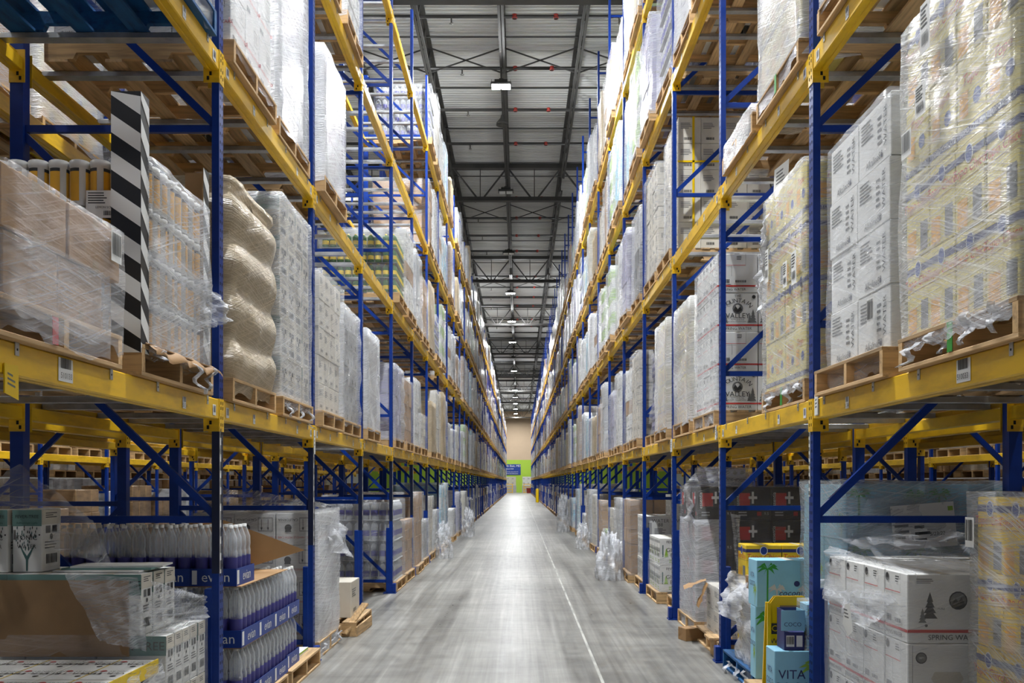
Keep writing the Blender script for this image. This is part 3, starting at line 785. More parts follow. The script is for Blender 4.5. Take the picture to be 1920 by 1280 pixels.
# ------------------------------------------------------------------ racks
def post_mb(w, d, h, holes_dir=0, holes_to=0, black=False, strip=False):
    """upright column: w along x, d along y, origin at its aisle-side near bottom corner, growing to -x*dir"""
    mb = MB(); s = holes_dir or 1
    x0, x1 = (-w, 0) if s > 0 else (0, w)
    if black:
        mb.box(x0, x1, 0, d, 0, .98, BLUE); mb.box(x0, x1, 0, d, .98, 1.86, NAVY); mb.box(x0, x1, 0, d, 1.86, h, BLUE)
    else: mb.box(x0, x1, 0, d, 0, h, BLUE)
    if holes_to:
        z = .15
        while z < min(h, holes_to):
            for y in (.021, .053):
                e = .0012 * s
                mb.face([(e, y - s * .006, z), (e, y + s * .006, z), (e, y + s * .0075, z + .018), (e, y - s * .0075, z + .018)], HOLE)
            z += .0508
    return mb
_post = {}
def frame(s, k, xf, depth, h, y, label, group, detail):
    """upright frame; xf = aisle face, the frame reaches depth away from the aisle; s = side sign"""
    d = s
    if detail < 1:
        mb = MB()
        mb.box(xf, xf + d * .045, y, y + .075, 0, h, BLUE); mb.box(xf + d * (depth - .075), xf + d * depth, y, y + .075, 0, h, BLUE)
        mb.box(xf - d * .035, xf + d * .08, y - .006, y + .082, 0, .9, BLUE) if detail >= 0 else None
        z = .2
        while z < h - .3:
            mb.box(xf + d * .03, xf + d * (depth - .03), y + .025, y + .055, z - .02, z + .02, BLUE)
            if z + 1.12 < h: mb.bar((xf + d * .03, y + .04, z), (xf + d * (depth - .05), y + .04, z + 1.10), .03, .04, BLUE)
            z += 1.125
        o = mb.build('upright_frame'); return tag(o, label, 'rack upright', group)
    t = thing('upright_frame', label, 'rack upright', (xf, y, 0), group=group)
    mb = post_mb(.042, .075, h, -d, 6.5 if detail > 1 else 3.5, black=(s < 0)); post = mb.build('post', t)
    mb = post_mb(.076, .075, h, -d, 0); mb.build('post', t, (d * (depth - .076), 0, 0))
    z = .165; i = 0
    while z < h - .2:
        mb = MB(); mb.box(d * .03, d * (depth - .03), .022, .052, z - .02, z + .02, BLUE); mb.build('horizontal_brace', t)
        if z + 1.12 < h:
            mb = MB(); mb.bar((d * .03, .037, z + .02), (d * (depth - .05), .037, z + 1.105), .03, .042, BLUE); mb.build('diagonal_brace', t)
        z += 1.125
    mb = MB(); hh = .98 - .09 * (k % 3)
    mb.box(d * .04, d * .085, -.004, .079, .012, hh, BLUE, .004)
    mb.box(-d * .045, d * .0, -.004, .079, .012, .135, BLUE, .006)
    mb.build('column_guard', t)
    mb = MB(); mb.box(-d * .05, d * .12, -.03, .105, 0, .012, BLUE); mb.build('base_plate', t)
    mb = MB(); mb.box(d * (depth - .11), d * (depth + .02), -.03, .105, 0, .012, BLUE); mb.build('base_plate', t)
    if k < 9:
        mb = MB(); e = -d * .001
        f = Face(mb, (e, .075 if d > 0 else .0, .98 if s < 0 else 1.42), (0, -d, 0), (0, 0, 1), .03, .85 if s < 0 else .38, .002)
        f.rect(0.1, 0, 1, 1, PAPER)
        for q in range(9): f.rect(.3, (q + .25) / 9, .85, (q + .8) / 9, GREYINK if q % 2 else INK, 2)
        mb.build('barcode_strip', post)
    return t
def beam_profile(mb, s, xo, y0, y1, zt):
    """step beam: xo = outer face, body goes into the rack (direction s)"""
    mb.box(xo, xo + s * .045, y0, y1, zt - .116, zt, YEL, .006); mb.box(xo + s * .044, xo + s * .075, y0, y1, zt - .116, zt - .04, YEL, .004)
def connector_mb(s, end):
    """end plate in front of the upright plus a cheek on the aisle face; end -1 = at the beam's near end"""
    mb = MB(); e = end
    mb.box(0, s * .088, 0, -e * .006, -.185, .003, YEL)
    mb.box(-s * .004, s * .002, e * .037, -e * .004, -.185, .003, YEL)
    for q in (-.155, -.115, -.06, -.03):
        a = e * .020
        mb.box(-s * .0055, -s * .004, a - .004, a + .004, q, q + .018, HOLE)
    if end > 0:
        for px, pz in ((.055, -.172), (.04, -.145)): mb.box(s * px, s * (px + .014), -.0072, -.006, pz, pz + .022, HOLE)
    return mb
def beam(s, xo, k, y, zt, label, group, detail, lev=1):
    y0, y1 = y + .075, y + BAY
    if detail < 1:
        mb = MB(); beam_profile(mb, s, xo, y0, y1, zt)
        for e, yy in ((-1, y0), (1, y1)): mb.add(connector_mb(s, e), xo, yy, zt)
        return tag(mb.build('rack_beam'), label, 'rack beam', group)
    t = thing('rack_beam', label, 'rack beam', (xo, y0, zt), group=group)
    mb = MB(); beam_profile(mb, s, 0, 0, y1 - y0, 0); rail = mb.build('rail', t)
    for e, yy in ((-1, 0), (1, y1 - y0)): connector_mb(s, e).build('end_connector', t, (0, yy, 0))
    if detail > 1:
        L = y1 - y0; big = k == 0 and lev == 1
        for i, (q, w, h) in enumerate(((.05, .055, .06), (.51, .115, .088) if big else (.62, .05, .06), (1.83, .05, .06), (L - .12, .055, .06))):
            mb = MB(); u = (0, -s, 0)
            f = Face(mb, (-s * .001, q + (w if s > 0 else 0), -.098), u, (0, 0, 1), w, h, .0015)
            f.rect(0, 0, 1, 1, PAPER)
            if i in (0, 3): f.barcode(.12, .05, .9, .98, R, False)
            else:
                f.barcode(.08, .42, .9, 1.05, R, False)
                f.text(('510133' if s < 0 else '510033') if (k == 0 and i == 1) else '51 %s' % ('34' if i == 2 else '35'),   .5, .24, .031 if big else .016, INK, 3)
            mb.build('location_label', rail)
    return t
bar_mb = {}
def support_bar(s, xo, depth, y, zt, label):
    if s not in bar_mb:
        mb = MB()
        mb.box(s * .048, s * (depth - .048), -.022, .022, -.038, -.002, GALV, .004); mb.box(s * .048, s * (depth - .048), -.036, .036, -.039, -.034, GALV)
        mb.box(-s * .003, s * .05, -.013, .013, .0005, .003, GALV); mb.box(-s * .0035, -s * .0005, -.013, .013, -.045, .003, GALV); mb.box(-s * .0042, -s * .0035, -.004, .004, -.028, -.02, HOLE)
        bar_mb[s] = mb.mesh('pallet_support_bar')
    o = link('pallet_support_bar', bar_mb[s], None, (xo, y, zt)); tag(o, label, 'support bar', 'pallet support bars')
DEPTH = 1.2
def ypost(k): return PY0 + BAY * k
far_b = MB()
for s in (-1, 1):
    xf = FX(s); H = 9.17 if s < 0 else 10.75; nm = sname(s)
    for k in range(-1, NB + 1):
        y = ypost(k)
        frame(s, k, xf, DEPTH, H, y, 'blue upright frame of %s rack, %s from the camera' % (nm, ordw(k + 1)), 'upright frames of the %s rack' % nm, (2 if k < 5 else 1) if k < 9 else 0)
    for k in range(-1, NB):
        y = ypost(k)
        for L in (1, 2, 3, 4):
            zt = LEV[L]
            if 905 - 1797 * (zt - 1.5) / (y + BAY) < -60: continue
            w = {1: 'lowest', 2: 'second', 3: 'third', 4: 'top'}[L]
            if k < 26: beam(s, xf, k, y, zt, 'yellow front beam of %s rack, %s beam level, %s bay' % (nm, w, ordw(k + 1)), 'front beams of the %s rack' % nm, (2 if k < 6 else 1) if k < 8 else 0, L)
            else: beam_profile(far_b, s, xf, y + .08, y + BAY - .005, zt)
            if k < (8 if L == 1 else 6): beam(-s, xf + s * DEPTH, k, y, zt, 'yellow rear beam of %s rack, %s beam level, %s bay' % (nm, w, ordw(k + 1)), 'rear beams of the %s rack' % nm, 1 if k < 3 and L < 3 else 0, L)
            if k < 7:
                for i, q in enumerate((.29, 1.05, 1.57, 2.30)):
                    support_bar(s, xf, DEPTH, y + q, zt, 'galvanised support bar of %s rack, %s beam level, %s bay, %s of four' % (nm, w, ordw(k + 1), ORD[i]))
# racks behind and across the neighbouring aisles, seen beneath the lowest beams
for s in (-1, 1):
    for row, xf, dr, k0, k1 in ((1, FX(s) + s * (DEPTH + .36 + DEPTH), -s, 0, 11), (2, s * 7.75, s, 1, 17)):
        wh = {1: 'rack behind %s rack', 2: 'rack across %s aisle'}[row] % sname(s)
        for k in range(k0, k1):
            y = ypost(k)
            frame(dr, k, xf, DEPTH, 9.17, y, 'blue upright frame of the %s, %s one' % (wh, ordw(k)), 'upright frames of the ' + wh, -1)
            for L in ((1, 2) if row == 1 and k < 4 else (1,)):
                for fr in (0, 1):
                    if row == 2 or k >= 8:
                        beam_profile(far_b, dr if fr == 0 else -dr, xf if fr == 0 else xf + dr * DEPTH, y + .08, y + BAY - .005, LEV[L])
                        for e, yy in ((-1, y + .08), (1, y + BAY - .006)): far_b.add(connector_mb(dr if fr == 0 else -dr, e), xf if fr == 0 else xf + dr * DEPTH, yy, LEV[L])
                        continue
                    b = beam(dr if fr == 0 else -dr, xf if fr == 0 else xf + dr * DEPTH, k, y, LEV[L], 'yellow %s beam of the %s, %s level, %s bay' % (('front', 'rear')[fr], wh, ('lowest', 'second')[L - 1], ordw(k)), 'beams of the ' + wh, 0)
tag(far_b.build('rack_beam'), 'yellow beams of the distant bays and of the racks across the next aisles', 'rack beams', kind='stuff')
# ------------------------------------------------------------------ palletised loads
def carton_grid(t, kind, x0, x1, y0, y1, z0, nx, ny, nz, lh, jit=.004, aisle=1, hide=True, seed=0, name='carton'):
    """cartons as parts of t (local coordinates); kind may be a function of (i, j, l)"""
    rr = random.Random(seed); w, d = (x1 - x0) / nx, (y1 - y0) / ny
    for l in range(nz):
        for i in range(nx):
            for j in range(ny):
                face = (i == nx - 1) if aisle > 0 else (i == 0)
                if hide and not (face or j == 0 or l == nz - 1 or (j == ny - 1 and face)): continue
                kd = kind(i, j, l) if callable(kind) else kind
                link(name, carton_mesh(kd, w - .006, d - .006, lh - .002), t,
                     (x0 + w * (i + .5) + rr.uniform(-jit, jit), y0 + d * (j + .5) + rr.uniform(-jit, jit), z0 + l * lh), rr.uniform(-.006, .006))
def tgrid(mb, kind, x0, x1, y0, y1, z0, nx, ny, nz, lh, rr, jit=.008):
    w, d = (x1 - x0) / nx, (y1 - y0) / ny
    for l in range(nz):
        for i in range(nx):
            for j in range(ny):
                if 0 < i < nx - 1 and 0 < j < ny - 1 and l < nz - 1: continue
                kd = kind(i, j, l) if callable(kind) else kind
                mb.add(carton_mb(kd, w - .008, d - .008, lh - .004)[0], x0 + w * (i + .5) + rr.uniform(-jit, jit), y0 + d * (j + .5) + rr.uniform(-jit, jit), z0 + l * lh, rr.uniform(-.01, .01))
def bottle_prof(r, h, label, cap, body):
    return [(r * .9, 0, body), (r, .012, body), (r, h * .22, label), (r, h * .50, body), (r * .94, h * .6, body), (r, h * .7, body), (r * .8, h * .82, body), (r * .34, h * .92, cap), (r * .34, h * .99, cap), (.004, h, cap)]
def bottle_layers(mb, x0, x1, y0, y1, z0, nx, ny, nz, lh, body, label, cap, pad, n=7):
    w, d = (x1 - x0) / nx, (y1 - y0) / ny
    for l in range(nz):
        for i in range(nx):
            for j in range(ny):
                if 0 < i < nx - 1 and 0 < j < ny - 1: continue
                mb.lathe(bottle_prof(min(w, d) * .48, lh - .02, label, cap, body), x0 + w * (i + .5), y0 + d * (j + .5), body, n, z0 + l * lh + .012)
        mb.box(x0, x1, y0, y1, z0 + l * lh, z0 + l * lh + .01, pad)
    mb.box(x0 + w, x1 - w, y0 + d, y1 - d, z0, z0 + nz * lh - .05, pad)
TEMPL = {}
rr = random.Random(3)
def templ(name, adj, build, filmmat, h=1.3, amp=.014, bulge=None):
    mb = MB(); build(mb); st = mb.mesh('load_body')
    fs = []
    for v in range(2):
        fm = MB(); film(fm, -.545, .545, -.49, .49, .0, h + .01, filmmat, sum(map(ord, name)) % 50 + v * 3.3, amp, 8, 9, .06, bulge); fs.append(fm.mesh('stretch_film'))
    TEMPL[name] = (adj, st, fs, h)
B5 = (-.52, .52, -.47, .47)
templ('white', 'white carton', lambda m: tgrid(m, 'plain', *B5, 0, 3, 4, 5, .26, rr), WRAPM)
templ('white2', 'tall white carton', lambda m: tgrid(m, 'white', *B5, 0, 3, 3, 4, .325, rr), WRAPH)
templ('cream', 'cream carton', lambda m: tgrid(m, 'cream', *B5, 0, 3, 4, 5, .26, rr), WRAP)
templ('kraft', 'brown carton', lambda m: tgrid(m, 'kraft', *B5, 0, 3, 3, 5, .26, rr), WRAP)
templ('kraft2', 'small brown carton', lambda m: tgrid(m, 'kraft', *B5, 0, 3, 5, 7, .186, rr), WRAPM)
templ('grey', 'grey carton', lambda m: tgrid(m, 'grey', *B5, 0, 3, 4, 6, .217, rr), WRAPM, bulge=lambda t: .012 * math.sin(t * 19))
templ('purp', 'lavender drinks pack', lambda m: tgrid(m, 'purp', *B5, 0, 4, 5, 5, .26, rr, .012), WRAPM, amp=.02, bulge=lambda t: .02 * math.sin(t * 31))
templ('dark', 'dark carton', lambda m: tgrid(m, lambda i, j, l: 'dark' if l < 3 else 'grey', *B5, 0, 3, 4, 5, .26, rr), WRAPM)
templ('sky', 'light blue pack', lambda m: tgrid(m, lambda i, j, l: 'sky' if (l + j) % 3 else 'white', *B5, 0, 3, 4, 5, .26, rr), WRAPM)
templ('mix', 'white and brown carton', lambda m: tgrid(m, lambda i, j, l: 'kraft' if l == 2 else 'plain', *B5, 0, 3, 3, 5, .26, rr), WRAP)
templ('topo', 'pale yellow carton', lambda m: tgrid(m, lambda i, j, l: 'topo_y' if l == 0 else 'topo2', *B5, 0, 3, 4, 5, .26, rr), WRAPH)
templ('gbot', 'green bottle', lambda m: bottle_layers(m, *B5, 0, 10, 10, 4, .325, PETG, TOPO, TOPO, GREYC), WRAPD, amp=.008)
templ('wbot', 'clear water bottle', lambda m: bottle_layers(m, *B5, 0, 9, 9, 4, .325, PET, PURL, CANW, GREYC), WRAP, amp=.008)
templ('lime', 'green-white pack', lambda m: tgrid(m, lambda i, j, l: 'lime' if l % 2 else 'white', *B5, 0, 3, 4, 6, .217, rr), WRAPM, amp=.018)
templ('tan', 'tan filmed', lambda m: tgrid(m, 'kraft', *B5, 0, 2, 2, 4, .325, rr), WRAPT, amp=.02)
def load_at(s, k, L, slot, kind, h, dx=0., row=0, z=None, blue=False, dy=0., where=None, y0=None):
    adj, st, fs, hh = TEMPL[kind]
    yy = (ypost(k) + (.15, 1.34)[slot] + .5 + dy) if y0 is None else y0
    xx = FX(s) + s * (.50 + dx) if row == 0 else (FX(s) + s * (2 * DEPTH + .36 - .53 + dx) if row == 1 else s * (7.75 + .53 + dx))
    zz = LEV[L] if z is None else z
    wh = {0: '%s rack', 1: 'rack behind %s rack', 2: 'rack across %s aisle'}[row] % sname(s)
    lv = ('floor', 'lowest beams', 'second beams', 'third beams', 'top beams')[L]
    lab = where or '%s load, %s %s, %s bay %s half' % (adj, wh, lv, ordw(k), ('near', 'far')[slot])
    t = thing('wrapped_pallet_load', lab, 'pallet load', (xx, yy, zz + .0005), R.uniform(-.012, .012), 'pallet loads of the ' + wh)
    link('pallet', PALB if blue else R.choice(PAL), t)
    link('load_body', st, t, (0, 0, .141), scale=(1, 1, h / hh))
    link('stretch_film', R.choice(fs), t, (0, 0, .141), scale=(1, 1, h / hh))
    return t
SKIP = set()
SPEC = {}
def spec(s, k, L, a, b):
    SPEC[s, k, L, 0] = a; SPEC[s, k, L, 1] = b
NO = None; CU = 'custom'
# left rack, as the photograph shows it
spec(-1, 0, 1, CU, CU); spec(-1, 1, 1, CU, CU); spec(-1, 2, 1, ('cream', 1.2), ('grey', 1.13)); spec(-1, 3, 1, ('white2', 1.1), NO); spec(-1, 4, 1, ('purp', 1.02), ('kraft', .95)); spec(-1, 5, 1, ('white', 1.1), ('cream', .6))
spec(-1, 0, 2, NO, CU); spec(-1, 1, 2, CU, ('white2', 1.4)); spec(-1, 2, 2, ('white2', 1.12), NO); spec(-1, 3, 2, NO, NO); spec(-1, 4, 2, ('gbot', .82), ('mix', 1.2)); spec(-1, 5, 2, ('grey', 1.2), ('kraft', 1.0))
spec(-1, 2, 3, ('white2', 1.3), ('white', 1.35)); spec(-1, 3, 3, NO, NO); spec(-1, 4, 3, NO, NO); spec(-1, 5, 3, NO, NO); spec(-1, 6, 3, ('kraft', 1.15), ('white', 1.3))
for q in range(0, 6): spec(-1, q, 4, NO, NO)
spec(-1, 6, 4, ('wbot', 1.0), ('cream', 1.3)); spec(-1, 7, 4, ('white', 1.0), ('sky', 1.2))
# right rack
spec(1, 0, 1, CU, CU); spec(1, 1, 1, CU, NO); spec(1, 2, 1, CU, ('topo', 1.2)); spec(1, 3, 1, ('topo', 1.22), CU); spec(1, 4, 1, ('cream', 1.2), ('mix', 1.1)); spec(1, 5, 1, ('white', 1.2), ('purp', 1.0))
spec(1, 0, 2, NO, ('white', 1.3)); spec(1, 1, 2, CU, CU); spec(1, 2, 2, NO, NO); spec(1, 3, 2, CU, ('cream', 1.35)); spec(1, 4, 2, ('dark', 1.2), ('purp', 1.2)); spec(1, 5, 2, ('white', 1.3), ('lime', 1.2)); spec(1, 6, 2, ('lime', 1.1), ('white', 1.3))
spec(1, 2, 3, ('white', 1.3), ('white2', 1.3)); spec(1, 3, 3, ('wbot', 1.2), ('purp', 1.2)); spec(1, 4, 3, ('lime', 1.3), ('sky', 1.3)); spec(1, 5, 3, ('sky', 1.3), ('lime', 1.3))
# floor positions
for q in range(0, 4): spec(-1, q, 0, CU, CU); spec(1, q, 0, CU, CU)
spec(-1, 4, 0, ('wbot', 1.12), ('kraft', .8)); spec(-1, 5, 0, ('kraft', 1.2), ('grey', .7)); spec(-1, 6, 0, ('cream', 1.1), ('white', .8)); spec(-1, 7, 0, ('sky', 1.3), ('sky', 1.35)); spec(-1, 8, 0, NO, ('white', .7)); spec(-1, 9, 0, NO, ('purp', 1.1))
spec(1, 4, 0, CU, ('kraft', 1.1)); spec(1, 5, 0, ('grey', 1.1), ('cream', .9)); spec(1, 6, 0, ('lime', .45), ('kraft', 1.0)); spec(1, 7, 0, ('cream', 1.1), ('grey', 1.2))
pool = ['white', 'white2', 'cream', 'kraft', 'kraft2', 'grey', 'purp', 'dark', 'sky', 'mix', 'wbot', 'white', 'grey', 'white2', 'lime', 'cream', 'topo', 'tan']
NIND = 16
far = MB()
FARC = M('distant_wrapped_cartons', (.60, .60, .60), .3, vary=.2, scale=(3, 3, 9), coat=.5, bump=.35)
def far_mats():
    out = []
    for n, c in (('white', (.62, .63, .66)), ('grey', (.40, .40, .41)), ('cream', (.55, .50, .42)), ('brown', (.36, .23, .12)), ('blue', (.22, .33, .50)), ('lavender', (.32, .31, .45)), ('dark', (.07, .07, .075))):
        out.append(M('distant_wrapped_%s_cartons' % n, c, .28, vary=.22, scale=(3, 3, 10), island=.15, bump=.4, world=True, coat=.6))
    return out
FM = far_mats(); FW = [5, 4, 4, 3, 1, 2, 2]
def far_load(x, s, y, zt, h, mt, n):
    for q in (0, .48, .96): far.box(x, x + s * 1.1, y + q, y + q + .05, zt, zt + .12, WOODX)
    far.box(x, x + s * 1.1, y, y + 1.0, zt + .12, zt + .14, WOODY)
    for l in range(n):
        for j in range(3):
            e = R.uniform(0, .03)
            far.box(x + s * (.02 + e), x + s * 1.08, y + .02 + j * .325, y + .34 + j * .325, zt + .14 + h * l / n, zt + .138 + h * (l + 1) / n, mt, .012)
for s in (-1, 1):
    for k in range(0, NB):
        for L in range(5):
            zt = LEV[L]
            if 905 - 1797 * (zt + .1 - 1.5) / (ypost(k) + BAY) < -20: continue
            for slot in (0, 1):
                v = SPEC.get((s, k, L, slot), 'x')
                if v is None or v == CU: continue
                if v == 'x':
                    if R.random() < (.06 if L else .25): continue
                    v = (R.choice(pool), R.uniform(.75, 1.45) if L else R.uniform(.5, 1.35))
                if k < NIND: load_at(s, k, L, slot, *v, dx=R.uniform(-.02, .05))
                else:
                    far_load(FX(s) - s * .04, s, ypost(k) + (.15, 1.34)[slot], zt, v[1], R.choices(FM, FW)[0], R.choice((3, 4, 5)))
# loads in the racks beyond
for s in (-1, 1):
    for k in range(0, 9):
        for slot in (0, 1):
            if k < 4:
                if k and R.random() < .45: load_at(s, k, 2, slot, R.choice(pool), R.uniform(.8, 1.3), row=1)
                elif k == 0 and s < 0: load_at(s, k, 2, slot, 'white', 1.0, row=1)
            if R.random() < .75:
                kd, h = R.choice(pool), R.uniform(.8, 1.3)
                if k < 5: load_at(s, k, 1, slot, kd, h, row=1)
                else: far_load(FX(s) + s * (DEPTH + .40), s, ypost(k) + (.15, 1.34)[slot], LEV[1], h, R.choice(FM), 4)
            if k > 2 and R.random() < .5: load_at(s, k, 0, slot, R.choice(['kraft', 'cream', 'grey', 'white', 'dark']), R.uniform(.5, 1.1), row=1)
    for k in range(2, 19):
        for slot in (0, 1):
            y = ypost(k) + (.15, 1.34)[slot]
            BR = [FM[3], FM[3], KRAFT, FM[2], FM[0], FM[3]]
            if R.random() < .9: far_load(s * 7.78, s, y, 0, R.uniform(.8, 1.35), R.choice(BR), R.choice((3, 4, 5)))
            far_load(s * 7.78, s, y, LEV[1], R.uniform(.8, 1.3), R.choice(BR), R.choice((3, 4, 5)))
            far_load(s * 9.4, s, y, 0, 1.45, R.choice(BR), R.choice((4, 5, 6))); far_load(s * 9.4, s, y, 1.62, 1.0, R.choice(BR), 4)
tag(far.build('wrapped_pallet_load'), 'wrapped pallet loads in the distant bays and in the racks beyond the next aisles', 'pallet loads', kind='stuff')
# ------------------------------------------------------------------ the near loads, built one by one
def deco_evian(f, rr):
    f.rect(0, 0, 1, .5, NAVYP); f.text('evian', .45, .25, .085, PAPER)
    for i in range(6): f.disc((i + .5) / 6, .78, .022, GREYINK)
KIND['evian'] = (PURP, deco_evian, deco_evian, None)
def near(s, y, z, label, cat='pallet load', name='wrapped_pallet_load', dx=0., pal=None, group=None):
    """pallet centred at y with its aisle edge just past the beams; returns the thing with its pallet (local x grows to the right)"""
    t = thing(name, label, cat, (FX(s) + s * (.52 + dx), y, z + .0005), group=group or ('pallet loads of the %s rack' % sname(s)))
    if pal is not False: link('pallet', pal or R.choice(PAL), t)
    return t
def shell(t, x0, x1, y0, y1, z0, z1, mat, seed, amp=.012, n=14, nv=14, skirt=.06, bulge=None, top=True, name='stretch_film'):
    mb = MB(); film(mb, x0, x1, y0, y1, z0, z1, mat, seed, amp, n, nv, skirt, bulge, top); return mb.build(name, t)
def tails(t, pts, seed, mat=None, w=.05):
    for i, (p, ln) in enumerate(pts):
        mb = MB(); dangle(mb, p, ln, w, seed + i, mat or WRAPH); mb.build('torn_film', t)
LT, RT = .56, -.56            # local x of the aisle edge for the left and the right rack

# --- left rack, lowest beams
t = near(-1, 3.47, LEV[1], 'low load of brown cartons under shiny film on left rack lowest beams, nearest the camera', pal=False)
link('pallet', PAL[1], t, (0, .09, 0))
carton_grid(t, 'kraft', -.54, .555, -.34, .41, .141, 3, 2, 1, .212, seed=1)
carton_grid(t, 'kraft', -.54, .565, -.37, .545, .354, 3, 2, 1, .212, seed=2)
shell(t, -.56, .578, -.38, .555, .12, .568, WRAP, 1.7, .010, 18, 14)
shell(t, -.55, .572, -.345, .43, .07, .36, WRAP, 9.1, .008, 16, 8, top=False)
barcode_label(t, (.592, .40, .42), (0, 1, 0), (0, 0, 1), .10, .125, 3)
mb = MB(); mb.box(.561, .563, -.022, .022, .02, .12, RED); mb.build('paint_mark', t)

t = near(-1, 4.77, LEV[1], 'load of white and yellow wipes canisters with striped corner post on left rack lowest beams')
cb = MB(); cb.lathe([(.042, 0), (.044, .01), (.044, .178), (.046, .18), (.046, .206), (.040, .21)], 0, 0, CANW, 14)
for a0, a1, m_ in ((-2.4, -1.25, ORANGE), (-.6, .5, ORANGE)):
    cb.lathe([(.0446, .02), (.0446, .155)], 0, 0, m_, 8, arc=(a0, a1)); cb.lathe([(.0447, .155), (.0447, .170)], 0, 0, INK, 8, arc=(a0, a1))
CAN = cb.mesh('canister')
for l in range(4):
    for i in range(11):
        for j in range(8):
            if i == 0 or j == 0: link('canister', CAN, t, (.505 - i * .0945, -.36 + j * .0945, .145 + l * .2135), R.uniform(-.5, .5))
for i, px in enumerate((-.02, .27)):
    mb = MB(); f = Face(mb, (px, -.408, .725), (1, 0, 0), (0, 0, 1), .15, .125, .001); f.rect(0, 0, 1, 1, PAPER); f.lines(.06, .7, .5, .95, 5, INK, R); f.text('LEMON SCENT', .6, .38, .014, INK); f.barcode(.5, .04, .95, .28, R, False); mb.build('product_sheet', t)
def stripes(f, n, ph):
    f.rect(0, 0, 1, 1, BLACKP, .5)
    st = 1.0 / n; sl = .075 / f.h
    for i in range(-1, n + 2):
        b = (i + ph) * st
        pts = [(0, b + sl), (1, b - sl * .2), (1, b - sl * .2 + st * .5), (0, b + sl + st * .5)]
        pts = [(a, min(1, max(0, q))) for a, q in pts]
        f.poly(pts, PAPER, 1)
mb = MB(); mb.box(.425, .557, -.505, -.499, .10, 1.262, KRAFTD); mb.box(.551, .557, -.505, -.41, .10, 1.262, KRAFTD)
stripes(Face(mb, (.425, -.505, .10), (1, 0, 0), (0, 0, 1), .132, 1.162), 7, .45); stripes(Face(mb, (.557, -.505, .10), (0, 1, 0), (0, 0, 1), .095, 1.162), 7, .33)
mb.build('corner_post', t)
mb = MB(); mb.box(.43, .557, .425, .431, .14, 1.20, KRAFT); mb.box(.551, .557, .34, .431, .14, 1.20, KRAFT)
stripes(Face(mb, (.557, .34, .14), (0, 1, 0), (0, 0, 1), .09, 1.06), 6, .2); mb.build('corner_post', t)
shell(t, .50, .562, -.41, .425, .14, 1.0, WRAPM, 4.2, .014, 18, 18, .03)
shell(t, -.1, .555, -.405, .42, .16, .62, WRAP, 4.7, .014, 16, 10, .05, top=False)
rag_film('corner_film', t, ((.56, .20, .62), (.60, .50, .55), (.56, .20, .30), (.66, .55, .42)), 3, WRAPM, .05)
def slip(u, v):
    return Vector((.56 + .05 * min(1, v * 1.5) + .012 * math.sin(u * 21), -.46 + u * .93, .152 - .055 * v * (1 + .5 * noise.noise((u * 6, 0, 4))) + .012 * noise.noise((u * 9, v * 3, 1))))
sheet('slip_sheet', t, slip, 24, 4, KRAFT)
mb = MB(); mb.box(-.56, .58, -.46, .47, .141, .146, KRAFT); mb.build('slip_sheet', t)
tails(t, [((.60, -.42, .14), .06), ((.61, .05, .12), .15), ((.60, .36, .13), .12)], 5, w=.07)

t = near(-1, 6.13, LEV[1], 'bulging load of sacks under tan film on left rack lowest beams, second bay')
def sack(u, v, rx=.53, ry=.48, rz=.165):
    a, b = u * 2 * math.pi, (v - .5) * math.pi
    sg = lambda q, e: math.copysign(abs(q) ** e, q)
    return Vector((rx * sg(math.cos(b), .35) * sg(math.cos(a), .32), ry * sg(math.cos(b), .35) * sg(math.sin(a), .32), rz * sg(math.sin(b), .75)))
SACKM = M('tan_paper_sack', (.56, .44, .28), .5, vary=.12, scale=(5, 5, 8), bump=.3)
for l in range(4):
    mb = MB(); mb.grid(lambda u, v: sack(u, v) * (1 + .05 * noise.noise((u * 9, v * 5, l * 3.1))) + Vector((0, 0, 0)), 40, 16, SACKM)
    mb.build('sack', t, (R.uniform(-.02, .02), R.uniform(-.01, .02), .30 + l * .30))
shell(t, -.515, .515, -.465, .465, .10, 1.33, WRAPT, 6.6, .020, 22, 34, .05, lambda q: .055 * abs(math.sin(q * math.pi * 4.15)) - (.10 * max(0, q - .9) * 8))
t = near(-1, 7.33, LEV[1], 'tall load of grey-green printed white cartons under film on left rack lowest beams, second bay')
carton_grid(t, 'ft_stack', -.53, .53, -.47, .47, .141, 3, 4, 5, .288, seed=4)
shell(t, -.54, .54, -.48, .48, .11, 1.60, WRAPM, 2.9, .014, 18, 24)
tails(t, [((.56, -.35, .1), .1), ((.56, .1, .1), .12), ((.56, .4, .1), .14)], 15, w=.09)
# --- left rack, second beams
t = near(-1, 4.83, LEV[2], 'white carton load on a blue pallet, left rack second beams, nearest bay', pal=PALB)
carton_grid(t, 'glass', -.53, .53, -.47, .47, .141, 3, 3, 3, .33, seed=5)
shell(t, -.54, .54, -.48, .48, .06, 1.15, WRAP, 3.9)
t = near(-1, 6.15, LEV[2], 'load of white glass cartons marked handle with care on left rack second beams')
carton_grid(t, 'glass', -.53, .53, -.46, .46, .141, 3, 3, 4, .33, seed=6)
shell(t, -.54, .54, -.47, .47, .12, 1.48, WRAP, 8.3, .012, 18, 20)

